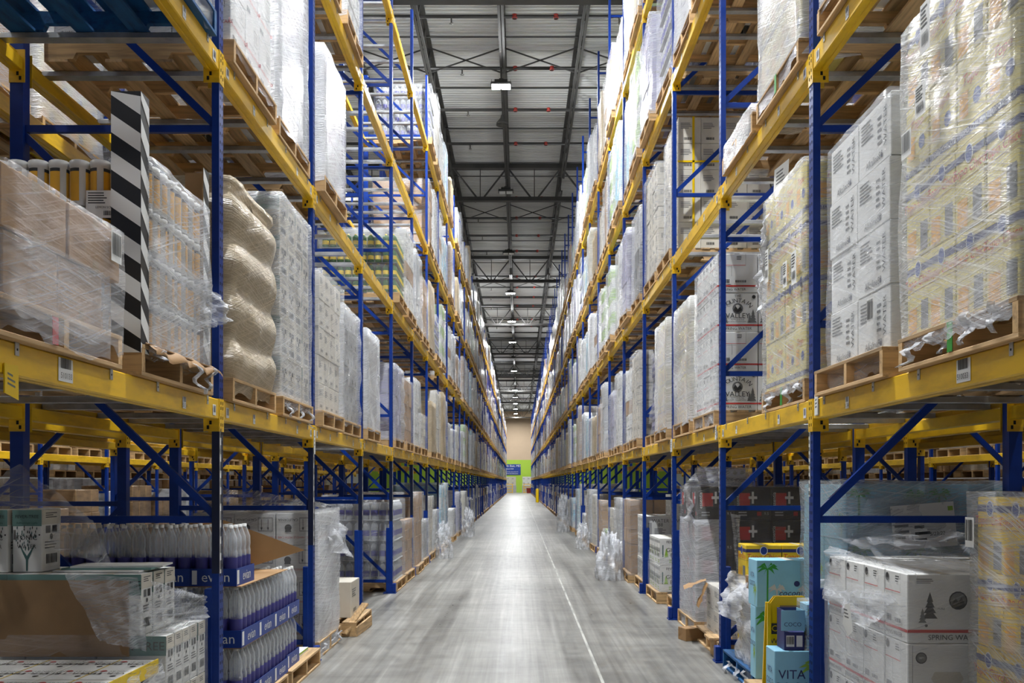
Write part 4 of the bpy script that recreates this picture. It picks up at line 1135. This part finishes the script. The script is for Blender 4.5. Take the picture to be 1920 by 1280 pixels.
# --- right rack, lowest beams
def topo_load(y, label, seed, rows=4, lh=.325, dx=0.):
    t = near(1, y, LEV[1], label, dx=dx)
    carton_grid(t, lambda i, j, l: 'topo2' if (l + (seed % 2)) % 3 == 0 else 'topo', -.54, .53, -.47, .47, .141, 3, 4, rows, lh, aisle=-1, seed=seed)
    shell(t, -.552, .545, -.482, .482, .115, .141 + rows * lh + .012, WRAPM, seed * 1.3, .013, 20, 24, .045)
    mb = MB(); mb.box(-.563, -.561, -.022, .022, .02, .135, GREEN); mb.build('paint_mark', t)
    tails(t, [((-.575, .3, .1), .10), ((-.575, .16, .12), .09), ((-.58, -.18, .14), .12), ((-.575, -.38, .14), .1)], seed + 3, w=.09)
    return t
t = topo_load(3.66, 'huge filmed load of pale yellow cartons on right rack lowest beams, nearest the camera', 11)
def rlabel(t, y, z, w, h, seed, bar=False, x=-.585):
    (barcode_label if bar else paper_label)(t, (x, y + w, z), (0, -1, 0), (0, 0, 1), w, h, seed)
rlabel(t, .30, .88, .10, .11, 2, True); rlabel(t, .16, 1.0, .10, .13, 3); rlabel(t, .12, 1.24, .09, .2, 4); rlabel(t, -.44, 1.20, .13, .2, 5)
t = near(1, 4.84, LEV[1], 'load of white alkaline water cartons under thin film on right rack lowest beams')
carton_grid(t, 'alk', -.505, .535, -.45, .40, .141, 3, 2, 4, .295, aisle=-1, seed=12)
shell(t, -.512, .53, -.47, .41, .10, 1.325, WRAP, 5.1, .010, 18, 22, .1)
rlabel(t, -.33, .27, .09, .13, 7, True, -.535)
t = topo_load(6.16, 'filmed load of pale yellow cartons with paper sheet on top, right rack second bay', 14, dx=.04)
rlabel(t, -.42, .72, .1, .2, 8); rlabel(t, -.22, .74, .09, .16, 9); rlabel(t, .22, .86, .08, .22, 10)
mb = MB(); f = Face(mb, (-.50, .43, 1.42), (.25, -.9, .1), (.05, .02, 1), .2, .25, .001); f.rect(0, 0, 1, 1, PAPER); f.lines(.15, .8, .5, .9, 4, GREYINK, R); mb.build('paper_sheet', t)
rag_film('loose_film', t, ((-.56, .44, 1.15), (-.50, .78, 1.0), (-.57, .46, .80), (-.50, .70, .72)), 8, WRAPH, .07)
rag_film('loose_film', t, ((-.57, .30, 1.34), (-.52, .52, 1.22), (-.57, .36, 1.02), (-.50, .6, 1.0)), 18, WRAPH, .06)
t = near(1, 8.68, LEV[1], 'tall load of white spring water cartons with red stripes on right rack lowest beams', dx=.02)
carton_grid(t, lambda i, j, l: 'mv_logo' if l % 2 == 0 else 'mv_side', -.53, .52, -.48, .46, .141, 3, 3, 4, .335, aisle=-1, seed=13)
shell(t, -.546, -.50, -.47, .475, .07, 1.47, WRAPM, 2.6, .008, 10, 14, .06, top=False)
t = near(1, 12.38, LEV[1], 'load of water packs with dark blue labels on right rack lowest beams, fourth bay', dx=.05)
carton_grid(t, 'evian', -.47, .53, -.46, .46, .141, 3, 3, 4, .26, aisle=-1, seed=16, jit=.012)
shell(t, -.48, .54, -.47, .47, .07, 1.2, WRAP, 3.3, .02, 12, 14, .06, lambda q: .02 * math.sin(q * 26))
# --- right rack, second beams
t = near(1, 6.15, LEV[2], 'tall whitish filmed load on right rack second beams, second bay, near half')
carton_grid(t, 'topo2', -.53, .53, -.47, .47, .141, 3, 4, 4, .325, aisle=-1, seed=17)
shell(t, -.545, .545, -.485, .485, .1, 1.45, WRAPH, 7.7, .012, 16, 20, .08)
mb = MB(); mb.box(-.563, -.561, -.022, .022, .02, .135, GREEN); mb.build('paint_mark', t)
t = near(1, 7.27, LEV[2], 'nearly empty pallet with limp film over flat cartons, right rack second beams', dx=.0)
carton_grid(t, 'kraft', -.52, .4, -.42, .44, .141, 2, 2, 1, .06, aisle=-1, seed=18)
shell(t, -.55, .45, -.46, .46, .02, .215, WRAPH, 3.1, .016, 14, 6, .03)
t = near(1, 11.19, LEV[2], 'load of cream cartons tied with yellow strap on right rack second beams', dx=.03)
carton_grid(t, 'cream', -.46, .57, -.48, .47, .141, 4, 4, 5, .293, aisle=-1, seed=19)
mb = MB(); mb.box(-.30, -.275, -.487, -.484, .14, 1.61, SIGNY); mb.build('strap', t)
mb = MB(); mb.box(-.465, .575, -.487, -.484, 1.10, 1.12, SIGNY); mb.build('strap', t)
shell(t, -.47, -.43, -.45, .48, .07, 1.61, WRAPM, 4.4, .010, 10, 14, top=False)

# ------------------------------------------------------------------ on the floor, left side
G = 'goods on the floor under the left rack'
t = near(-1, 4.31, 0, 'flat low stack of white tonic cartons with yellow taped tops on the floor, nearest left', name='carton_pallet', dx=.10, group=G)
carton_grid(t, 'ft_flat', -.53, .53, -.49, .49, .141, 3, 2, 2, .238, seed=21, hide=True)
mb = MB(); mb.box(.531, .535, -.49, .49, .55, .62, TOPO); mb.build('tape', t)
rag_film('loose_film', t, ((.54, .1, .60), (.55, .50, .62), (.545, .1, .3), (.56, .50, .32)), 5, WRAPM, .03)
t = near(-1, 5.13, 0, 'stack of tonic cartons with teal printed fronts on the floor under left rack', name='carton_pallet', dx=.08, group=G, pal=False)
link('pallet', PAL[0], t, (0, .01, 0), scale=(1, .62, 1))
carton_grid(t, 'ft_front', -.53, .54, -.29, .30, .141, 3, 5, 2, .293, seed=22)
carton_grid(t, 'ft_front', -.60, .42, -.30, .16, .727, 3, 3, 1, .313, seed=23)
shell(t, -.54, .55, -.30, .31, .10, .735, WRAPD, 5.5, .006, 12, 10, top=False)
rag_film('loose_film', t, ((.06, -.375, 1.05), (.43, -.375, 1.03), (.25, -.385, .72), (.47, -.385, .66)), 12, WRAPM, .05)
rag_film('loose_film', t, ((.44, -.25, 1.0), (.54, .30, .86), (.46, -.30, .70), (.57, .30, .74)), 13, WRAPM, .04)
mb = MB(); mb.box(-2.62, -1.965, 4.826, 4.838, .625, 1.01, KRAFTD); tag(mb.build('cardboard_pad'), 'large plain brown cardboard pad standing before the tonic cartons', 'cardboard', G)
for i, (x, y, d) in enumerate(((-2.525, 5.02, .2), (-2.69, 5.0, .2), (-2.86, 5.0, .2), (-2.62, 5.23, .18))):
    o = link('tonic_carton', carton_mesh('ft_art', .15, d, .32), None, (x, y, 1.0415 if i < 3 else 1.0415))
    tag(o, ('white tonic water carton with drawn tree, rightmost of the three atop the stack', 'middle white tonic water carton atop the stack', 'leftmost white tonic water carton atop the stack', 'white tonic carton standing behind the other three on the stack')[i], 'carton', G)
for i in range(3):
    mb = MB(); mb.box(-.22, .24, -.11, .11, 0, .009, (WHITE, TEAL, WHITE)[i])
    tag(mb.build('flattened_carton', None, (-2.17 + .03 * i, 5.02 + .03 * i, 1.0415 + .0095 * i), .1 * i - .08), ('lowest', 'middle', 'top')[i] + ' flattened carton lying on the tonic stack', 'flattened carton', G)
mb = MB(); rs = rag_sheet((-2.95, 4.98, 1.36), (-2.10, 4.97, 1.05), (-2.72, 5.22, 1.60), (-2.38, 5.35, 1.30), 6, .05, -.05)
mb.grid(rs, 22, 16, WRAP); tag(mb.build('loose_film'), 'limp peaked sheet of clear film over the tonic cartons', 'plastic film', G)

# bottled water in blue trays
def tray_meshes():
    mb = MB(); w, d = .275, .385
    for a in ((-w / 2, w / 2, -d / 2, -d / 2 + .003), (-w / 2, w / 2, d / 2 - .003, d / 2), (-w / 2, -w / 2 + .003, -d / 2, d / 2), (w / 2 - .003, w / 2, -d / 2, d / 2)): mb.box(*a, 0, .105, TRAYB)
    mb.box(-w / 2, w / 2, -d / 2, d / 2, 0, .004, TRAYB)
    F = box_faces(mb, w, d, .105)
    for q in 'LRFB': F[q].text('evian', .55, .5, .085, PAPER); F[q].rect(.03, .1, .14, .9, PAPER)
    b = MB(); b.lathe([(r, q * 1.17, m_) for r, q, m_ in ((.034, 0, PET), (.041, .01, PURL), (.041, .14, PET), (.041, .165, PET), (.037, .18, PET), (.041, .2, PET), (.039, .24, PET), (.016, .29, CANW), (.016, .305, CANW), (.003, .306, CANW))], 0, 0, PET, 10)
    return mb.mesh('tray'), b.mesh('bottle')
TRAY, BOT = tray_meshes()
ntr = 0
def tray(x, y, z, label, full=True, edge=False):
    t = thing('bottle_tray', label, 'bottle tray', (x, y, z), 0, 'blue trays of bottled water')
    link('tray', TRAY, t)
    for i in range(3):
        for j in range(4):
            if edge and i == 0 and j > 0: continue
            link('bottle', BOT, t, ((i - 1) * .088, (j - 1.5) * .093, .0055))
    return t
t = thing('wooden_pallet', 'wooden pallet under the blue trays of bottled water', 'pallet', (-2.2, 6.32, 0), 0, 'pallets under the left rack'); link('pallet_boards', PAL[1], t)
for l, z in enumerate((.1405, .5105)):
    for j in range(3):
        for i in range(4):
            if i > 0 and j > 0: continue
            tray(-1.80 - i * .278, 5.935 + j * .388, z, 'blue tray of water bottles, %s layer, %s from the aisle, %s row back' % (('bottom', 'middle')[l], ORD[i], ORD[j]), edge=i > 0)
    mb = MB(); mb.box(-2.82, -1.665, 5.745, 6.9, z + .3645, z + .3695, KRAFT); tag(mb.build('layer_sheet'), 'thin brown cardboard sheet between layers of bottle trays, ' + ('lower one', 'upper one')[l], 'cardboard sheet', G)
for i in range(4): tray(-1.83 - i * .278, 5.935, .8805, 'blue tray of clear bottles on the top layer, %s from the aisle' % ORD[i])
mb = MB(); mb.grid(lambda u, v: Vector((-2.02, 6.62, .87)) * (1 - u) * (1 - v) + Vector((-1.53, 6.85, 1.02)) * u * (1 - v) + Vector((-2.80, 6.25, 1.16)) * (1 - u) * v + Vector((-2.05, 6.6, 1.25)) * u * v + Vector((0, 0, .05 * math.sin(u * 3.1) * math.sin(v * 3.1))), 10, 10, KRAFT, True)
tag(mb.build('cardboard_sheet'), 'big bent brown cardboard sheet jutting out behind the blue bottle trays', 'cardboard sheet', G)
t = thing('wooden_pallet', 'wooden pallet on the floor beside the second left post, holding few bottle trays', 'pallet', (-2.2, 7.42, 0), 0, 'pallets under the left rack'); link('pallet_boards', PAL[2], t)
for l in range(2): tray(-1.82, 7.15, .1405 + .3645 * l, 'blue tray of bottles on the far floor pallet, %s of two' % ('lower', 'upper')[l])
mb = MB(); mb.box(-.14, .14, -.19, .19, .0, .03, PAPER); f = Face(mb, (.14, -.19, 0), (0, 1, 0), (0, 0, 1), .38, .03, .001); f.rect(0, .5, 1, 1, LIME)
o = mb.build('label_pad', None, (-1.85, 7.58, .1415)); tag(o, 'small pad of labels with lime edge on the far bottle pallet', 'pad', G)

t = near(-1, 8.67, 0, 'floor load of white wine cartons printed California under cloudy film, third left bay', dx=.02, group=G)
carton_grid(t, 'cal', -.53, .53, -.47, .46, .141, 3, 3, 4, .275, seed=25)
shell(t, .50, .545, -.48, .47, .03, 1.27, WRAPH, 6.1, .018, 12, 18, .05, top=False)
shell(t, -.54, .54, -.484, .47, .12, 1.255, WRAPD, 6.4, .008, 14, 14)
rag_film('loose_film', t, ((-.5, -.46, 1.26), (.5, -.46, 1.28), (-.5, .3, 1.46), (.5, .42, 1.30)), 7, WRAPM, .05)
rag_film('loose_film', t, ((.52, -.1, 1.25), (.56, .5, 1.1), (.56, -.1, .9), (.66, .55, .78)), 17, WRAPH, .07)
tails(t, [((.57, -.3, .1), .1), ((.57, .05, .1), .1), ((.58, .3, .12), .11)], 31, w=.12)
t = thing('wooden_pallet', 'broken wooden pallet on the floor beyond the California cartons', 'pallet', (-2.15, 9.85, 0), 0, 'pallets under the left rack'); link('pallet_boards', PAL[0], t)
mb = MB(); mb.bar((.44, -.52, .03), (.62, -.30, .30), .09, .016, WOODY); mb.build('broken_board', t)
mb = MB(); mb.bar((.56, -.50, .04), (.60, .2, .06), .02, .1, WOODY); mb.build('broken_board', t)
for i, (kd, x, y, z, w, d, h, lab) in enumerate((('cream', -1.86, 9.9, .1405, .34, .5, .36, 'cream carton with printed lines on the broken pallet'), ('kraft', -1.98, 9.55, .1405, .2, .2, .56, 'narrow brown carton standing on the broken pallet'), ('plain', -1.84, 9.46, .1405, .05, .05, .05, ''))):
    if lab: tag(link('carton', carton_mesh(kd, w, d, h), None, (x, y, z)), lab, 'carton', G)

# ------------------------------------------------------------------ on the floor, right side
G = 'goods on the floor under the right rack'
t = near(1, 4.86, 0, 'open topped load of white spring water cartons on the floor, nearest right post', dx=.07, group=G)
carton_grid(t, lambda i, j, l: 'mv_end' if l == 2 else ('mv_cut' if l == 1 else 'mv_end'), -.525, .50, -.53, .56, .141, 3, 4, 3, .316, aisle=-1, seed=31)
shell(t, -.535, .51, -.535, .57, .06, 1.06, WRAPD, 4.1, .008, 16, 14, top=False)
shell(t, -.538, -.50, -.50, .575, .06, .98, WRAP, 4.3, .010, 10, 12, top=False)
rag_film('loose_film', t, ((-.50, -.56, 1.10), (-.50, .58, 1.14), (-.57, -.20, .78), (-.56, .58, .86)), 9, WRAPM, .05, 0, 22, 16)
rag_film('loose_film', t, ((-.52, -.50, 1.09), (.50, -.30, 1.12), (-.50, .56, 1.20), (.48, .56, 1.22)), 10, WRAP, .06, .05, 24, 16)
mb = MB(); f = Face(mb, (-.60, .08, .72), (0, -1, 0), (-.1, .1, 1), .16, .18, .002); f.poly([(0, .3), (.5, .9), (1, 1), (.9, .2), (.4, 0)], PAPER); f.lines(.3, .8, .5, .8, 3, GREYINK, R); mb.build('shipping_label', t)
t = near(1, 3.77, 0, 'tall yellow carton load under tan film on the floor at the right edge', dx=.34, group=G)
carton_grid(t, lambda i, j, l: 'topo_y', -.53, .53, -.47, .46, .141, 3, 4, 4, .325, aisle=-1, seed=32)
shell(t, -.545, .54, -.48, .475, .06, 1.462, WRAPM, 6.9, .014, 16, 22)
rlabel(t, .36, 1.22, .08, .13, 12, True)
t = near(1, 6.14, 0, 'wrapped stack of sky blue coconut water cartons behind the white carton load', dx=.02, group=G, pal=False)
t.location.x = 2.12
link('pallet', PAL[0], t)
carton_grid(t, 'vita', -.16, .80, -.40, .46, .141, 2, 2, 4, .338, aisle=-1, seed=33, hide=False)
shell(t, -.17, .81, -.41, .47, .1, 1.51, WRAPM, 7.2, .014, 14, 16)
rag_film('loose_film', t, ((-.22, -.46, .98), (.55, -.48, 1.0), (-.05, -.42, 1.40), (.5, -.42, 1.44)), 21, WRAP, .08)
mb = MB(); f = Face(mb, (.10, -.47, 1.10), (.99, 0, .08), (-.06, .1, 1), .38, .26, .002); f.rect(0, 0, 1, 1, PAPER); f.lines(.04, .3, .2, .6, 3, GREYINK, R); f.lines(.35, .6, .12, .7, 4, INK, R); f.text('5/23/22', .7, .3, .03, INK, shear=.2); f.rect(.9, .8, .98, .9, LIME); mb.build('paper_sheet', t)
def solo(kind, x, y, z, w, d, h, label, rz=0., name='carton'):
    return tag(link(name, carton_mesh(kind, w, d, h), None, (x, y, z), rz), label, 'carton', G)
solo('vita_name', 1.735, 5.74, .141, .46, .2, .37, 'sky blue coconut water carton with palm prints, low front one by the pallet edge')
mb = MB(); w, d, h = .12, .16, .235
mb.box(-w / 2, w / 2, -d / 2, d / 2, 0, .11, NAVYP, .003); mb.box(-w / 2, -w / 2 + .004, -d / 2, d / 2, .11, h, NAVYP); mb.box(-w / 2, w / 2, d / 2 - .004, d / 2, .11, h, NAVYP); mb.box(w / 2 - .004, w / 2, -d / 2, d / 2, .11, h, SKY)
f = Face(mb, (-w / 2, -d / 2, 0), (1, 0, 0), (0, 0, 1), w, .11, .001); f.barcode(.1, .2, .5, .8, R); f.rect(.6, .2, .9, .8, PAPER)
t = thing('display_box', 'opened navy display box with sky blue flap beside the yellow sign', 'box', (1.625, 5.735, .5115), 0, G); mb.build('tray', t)
mb = MB(); f = Face(mb, (-w / 2 - .02, -d / 2 - .012, .118), (1, 0, 0), (0, .06, 1), w + .015, .12, .001); mb.box(-w / 2 - .02, w / 2, -d / 2 - .011, -d / 2 - .008, .118, .238, SKY); f.text('VITA', .5, .62, .034, NAVYP); f.text('COCO', .5, .3, .034, NAVYP); mb.build('flap', t)
mb = MB(); mb.lathe([(.026, 0), (.026, .13), (.02, .14), (.02, .15)], -.025, .02, CANW, 10); mb.build('drink_carton', t)
t = thing('wrapped_display_box', 'film wrapped pair of sky blue boxes beside the right post', 'box', (1.84, 5.745, .5115), 0, G)
for i in range(2): link('box', carton_mesh('vita', .13, .15, .27), t, (-.07 + .14 * i, 0, 0))
shell(t, -.145, .145, -.09, .09, 0, .29, WRAP, 4.9, .01, 8, 10, .0)
rag_film('loose_film', t, ((-.05, -.09, .28), (.14, -.09, .28), (-.08, -.02, .42), (.12, .02, .40)), 23, WRAPM, .03)
t = thing('wet_floor_sign', 'yellow folding wet floor caution sign among the coconut water cartons', 'sign', (1.67, 5.93, .1405), 0, G)
for sg in (-1, 1):
    mb = MB()
    def pt(a, b, e, sg=sg): return (a, sg * (.012 + .05 * (1 - b / .66)) + sg * e, b)
    mb.prism([pt(-.145, 0, 0), pt(.145, 0, 0), pt(.135, .60, 0), pt(.09, .66, 0), pt(-.09, .66, 0), pt(-.135, .60, 0)], (0, sg * .008, 0), SIGNY)
    for sx in (-1, 1): mb.bar(pt(sx * .140, 0, .006), pt(sx * .128, .62, .006), .022, .02, SIGNY)
    if sg < 0:
        f = Face(mb, (-.145, -.071, 0), (1, 0, 0), (0, .075, .997), .29, .66, .0)
        f.o += Vector((0, -.003, 0)); f.rect(.09, .655, .91, .755, INK); f.o += Vector((0, -.001, 0))
        f.text('CAUTION', .5, .705, .052, SIGNY); f.text('WET FLOOR', .5, .59, .045, INK)
        f.poly([(.3, .80), (.7, .80), (.72, .92), (.28, .92)], KRAFTD)
    mb.build('panel', t)
o = solo('vita', 1.89, 6.72, .141, .50, .14, .5, 'tall sky blue carton on edge carrying the palm carton', name='carton')
solo('vita', 1.87, 6.73, .642, .46, .24, .325, 'sky blue carton with green palms on top of the pile behind the yellow sign')
t = near(1, 7.34, 0, 'white bundle swathed in crumpled film on a blue pallet, second right bay', dx=.02, pal=PALB, group=G)
carton_grid(t, 'white', -.46, .2, -.40, .16, .141, 2, 2, 2, .27, aisle=-1, seed=34)
shell(t, -.49, .22, -.43, .19, .05, .70, WRAPH, 5.2, .035, 16, 18, .05, lambda q: .05 * math.sin(q * 9) - .02)
rag_film('loose_film', t, ((-.56, -.48, .60), (-.52, .30, .62), (-.30, -.40, .86), (-.25, .3, .84)), 24, WRAPH, .08)
rag_film('loose_film', t, ((-.58, -.1, .42), (-.60, .42, .48), (-.50, -.1, .78), (-.52, .40, .80)), 25, WRAPH, .08)
def roll(u, v):
    a = u * 2 * math.pi; r = .10 + .02 * math.sin(v * 60 + a) * .4 + .05 * v
    return Vector((-.40 + r * math.cos(a) + .07 * (1 - v), -.50 + .06 * v + r * .6 * math.sin(a), .10 + .55 * v))
sheet('film_roll', t, roll, 20, 60, WRAPH)
carton_grid(t, 'topo_y', -.44, .42, .22, .50, .141, 3, 1, 3, .29, aisle=-1, seed=35, hide=False)
tails(t, [((-.57, -.3, .12), .12), ((-.58, .0, .11), .1), ((-.57, .2, .1), .1)], 41, w=.1)
solo('kraft', 1.84, 7.22, .70, .22, .2, .10, 'small brown carton on top of the film swathed bundle')

t = near(1, 8.68, 0, 'wooden pallet with a low wrapped cream bundle and opened flaps, third right bay', dx=.05, group=G)
carton_grid(t, 'cream', -.50, .3, -.35, .32, .141, 2, 2, 2, .215, aisle=-1, seed=36)
shell(t, -.51, .31, -.36, .33, .1, .58, WRAP, 5.9, .01, 14, 10)
for q in (((-.52, .18, .60), (-.74, .12, .52), (-.50, .36, .60), (-.70, .40, .53)), ((-.53, .05, .58), (-.62, .04, .36), (-.53, .20, .58), (-.61, .22, .37))):
    rag_film('flap', t, q, 2, KRAFT, .01)
mb = MB(); mb.box(-.57, -.45, -.42, -.22, .0, .145, WOODX); mb.box(-.62, -.42, -.44, -.2, .146, .165, WOODY); mb.build('loose_block', t)
t = near(1, 9.87, 0, 'tall load of black water cartons behind grey film, third right bay floor', dx=.07, group=G)
carton_grid(t, 'ess', -.52, .55, -.47, .47, .141, 3, 3, 4, .33, aisle=-1, seed=37, hide=False)
shell(t, -.535, -.30, -.48, .48, .05, 1.14, WRAPH, 8.8, .010, 12, 16, .05)
shell(t, -.53, .56, -.48, .48, .3, 1.47, WRAPD, 8.9, .012, 14, 14)
rag_film('loose_film', t, ((-.56, -.46, 1.10), (-.50, .2, 1.12), (-.62, -.40, 1.50), (-.52, .1, 1.46)), 27, WRAPH, .06)
rag_film('loose_film', t, ((-.20, -.52, 1.2), (-.12, -.50, 1.18), (-.16, -.52, .62), (-.10, -.51, .60)), 28, WRAPM, .03)
t = thing('water_pack', 'dark blue water pack under loose film on top of the black cartons', 'pack', (2.03, 9.62, 1.4675), 0, G)
link('pack', carton_mesh('evian', .42, .3, .17), t); shell(t, -.22, .22, -.16, .16, 0, .185, WRAP, 3.7, .015, 10, 8, 0)
rag_film('loose_film', t, ((-.42, -.2, .0), (.3, -.2, .0), (-.24, -.17, .19), (.26, -.17, .18)), 29, WRAPM, .04)
t = near(1, 11.2, 0, 'small stack of white ginger beer cartons with green print, fourth right bay near half', dx=.16, group=G)
carton_grid(t, 'gin', -.46, .0, -.42, .30, .141, 2, 3, 2, .26, aisle=-1, seed=38)
shell(t, -.47, .01, -.43, .31, .1, .67, WRAPD, 4.8, .01, 10, 8)
t = near(1, 12.38, 0, 'stack of white ginger beer cartons on a pallet beside the fourth right post', dx=.06, group=G)
carton_grid(t, 'gin', -.52, .5, -.46, .46, .141, 3, 4, 2, .335, aisle=-1, seed=39)
shell(t, -.53, .51, -.47, .47, .1, .6, WRAP, 4.85, .01, 12, 10, top=False)
t = near(1, 13.68, 0, 'stack of white water cartons on the floor beyond the fourth right post', dx=.06, group=G)
carton_grid(t, 'water', -.52, .5, -.46, .46, .141, 3, 4, 3, .30, aisle=-1, seed=40)
carton_grid(t, 'water', -.18, .5, -.46, .0, 1.042, 2, 2, 1, .30, aisle=-1, seed=41)
def heap(cx, cy, rx, ry, h, seed):
    def f(u, v):
        a = u * 2 * math.pi; r = math.cos(v * math.pi / 2) ** .6; z = math.sin(v * math.pi / 2)
        q = 1 + .28 * noise.noise((math.cos(a) * 2 + seed, math.sin(a) * 2, v * 3)) + .2 * noise.noise((math.cos(a) * 6, math.sin(a) * 6 + seed, v * 8)) + .08 * noise.noise((math.cos(a) * 15, math.sin(a) * 15 + seed, v * 19))
        return Vector((cx + rx * r * q * math.cos(a), cy + ry * r * q * math.sin(a), max(.002, h * z * q)))
    return f
for i, (x, y, rx, ry, h, lab) in enumerate(((1.42, 15.05, .20, .42, .62, 'white heap of discarded film on the floor by the fifth right post'), (1.46, 21.9, .16, .4, .5, 'small heap of discarded film farther along the right rack'),
                                        (-1.5, 19.3, .16, .4, .62, 'heap of crumpled film on the floor under the left rack'), (-1.42, 26.9, .16, .5, .7, 'crumpled film spilling from the left rack in the distance'), (1.36, 29.5, .18, .5, 1.0, 'upright mass of film against the right rack in the distance'))):
    mb = MB(); mb.grid(heap(0, 0, rx, ry, h, i * 3.3 + 1), 80, 36, WRAPH if i == 0 else WRAPM); tag(mb.build('film_heap', None, (x, y, 0)), lab, 'plastic film', 'film heaps')
tag(link('carton', carton_mesh('kraft', .22, .16, .12), None, (1.66, 9.18 , 0), .3), 'small empty brown carton on the floor before the grey wrapped load', 'carton', G)
# paper tags and notices on the beams
def notice(x, y, z, w, h, mat, label, tilt=0.):
    mb = MB(); s = -1 if x < 0 else 1
    f = Face(mb, (x, y, z), (0, -s, tilt), (0, 0, 1), w, h, .002); f.rect(0, 0, 1, 1, mat); f.lines(.2, .8, .3, .8, 3, GREYINK, R)
    mb.box(min(x, x + s * .002), max(x, x + s * .002), min(y, y - s * w), max(y, y - s * w), z, z + h, mat)
    tag(mb.build('paper_tag'), label, 'tag', 'paper tags on the beams')
notice(XL + .006, 3.19, 1.80, .09, .10, SIGNY, 'yellow note taped to the nearest left beam end', -.2)
notice(XL + .008, 8.0, 1.74, .05, .2, PAPER, 'white paper tag hanging at the second left post connector', .1)
notice(XR - .008, 5.44, 1.88, .06, .12, PAPER, 'torn white label on the nearest right beam beside the post', .1)
notice(XR - .008, 10.62, 1.84, .12, .14, PAPER, 'square white paper hanging on the third right post connector', .05)
notice(XR - .008, 8.2, 1.87, .05, .12, PAPER, 'narrow white tag on the right beam just past the second post', .0)
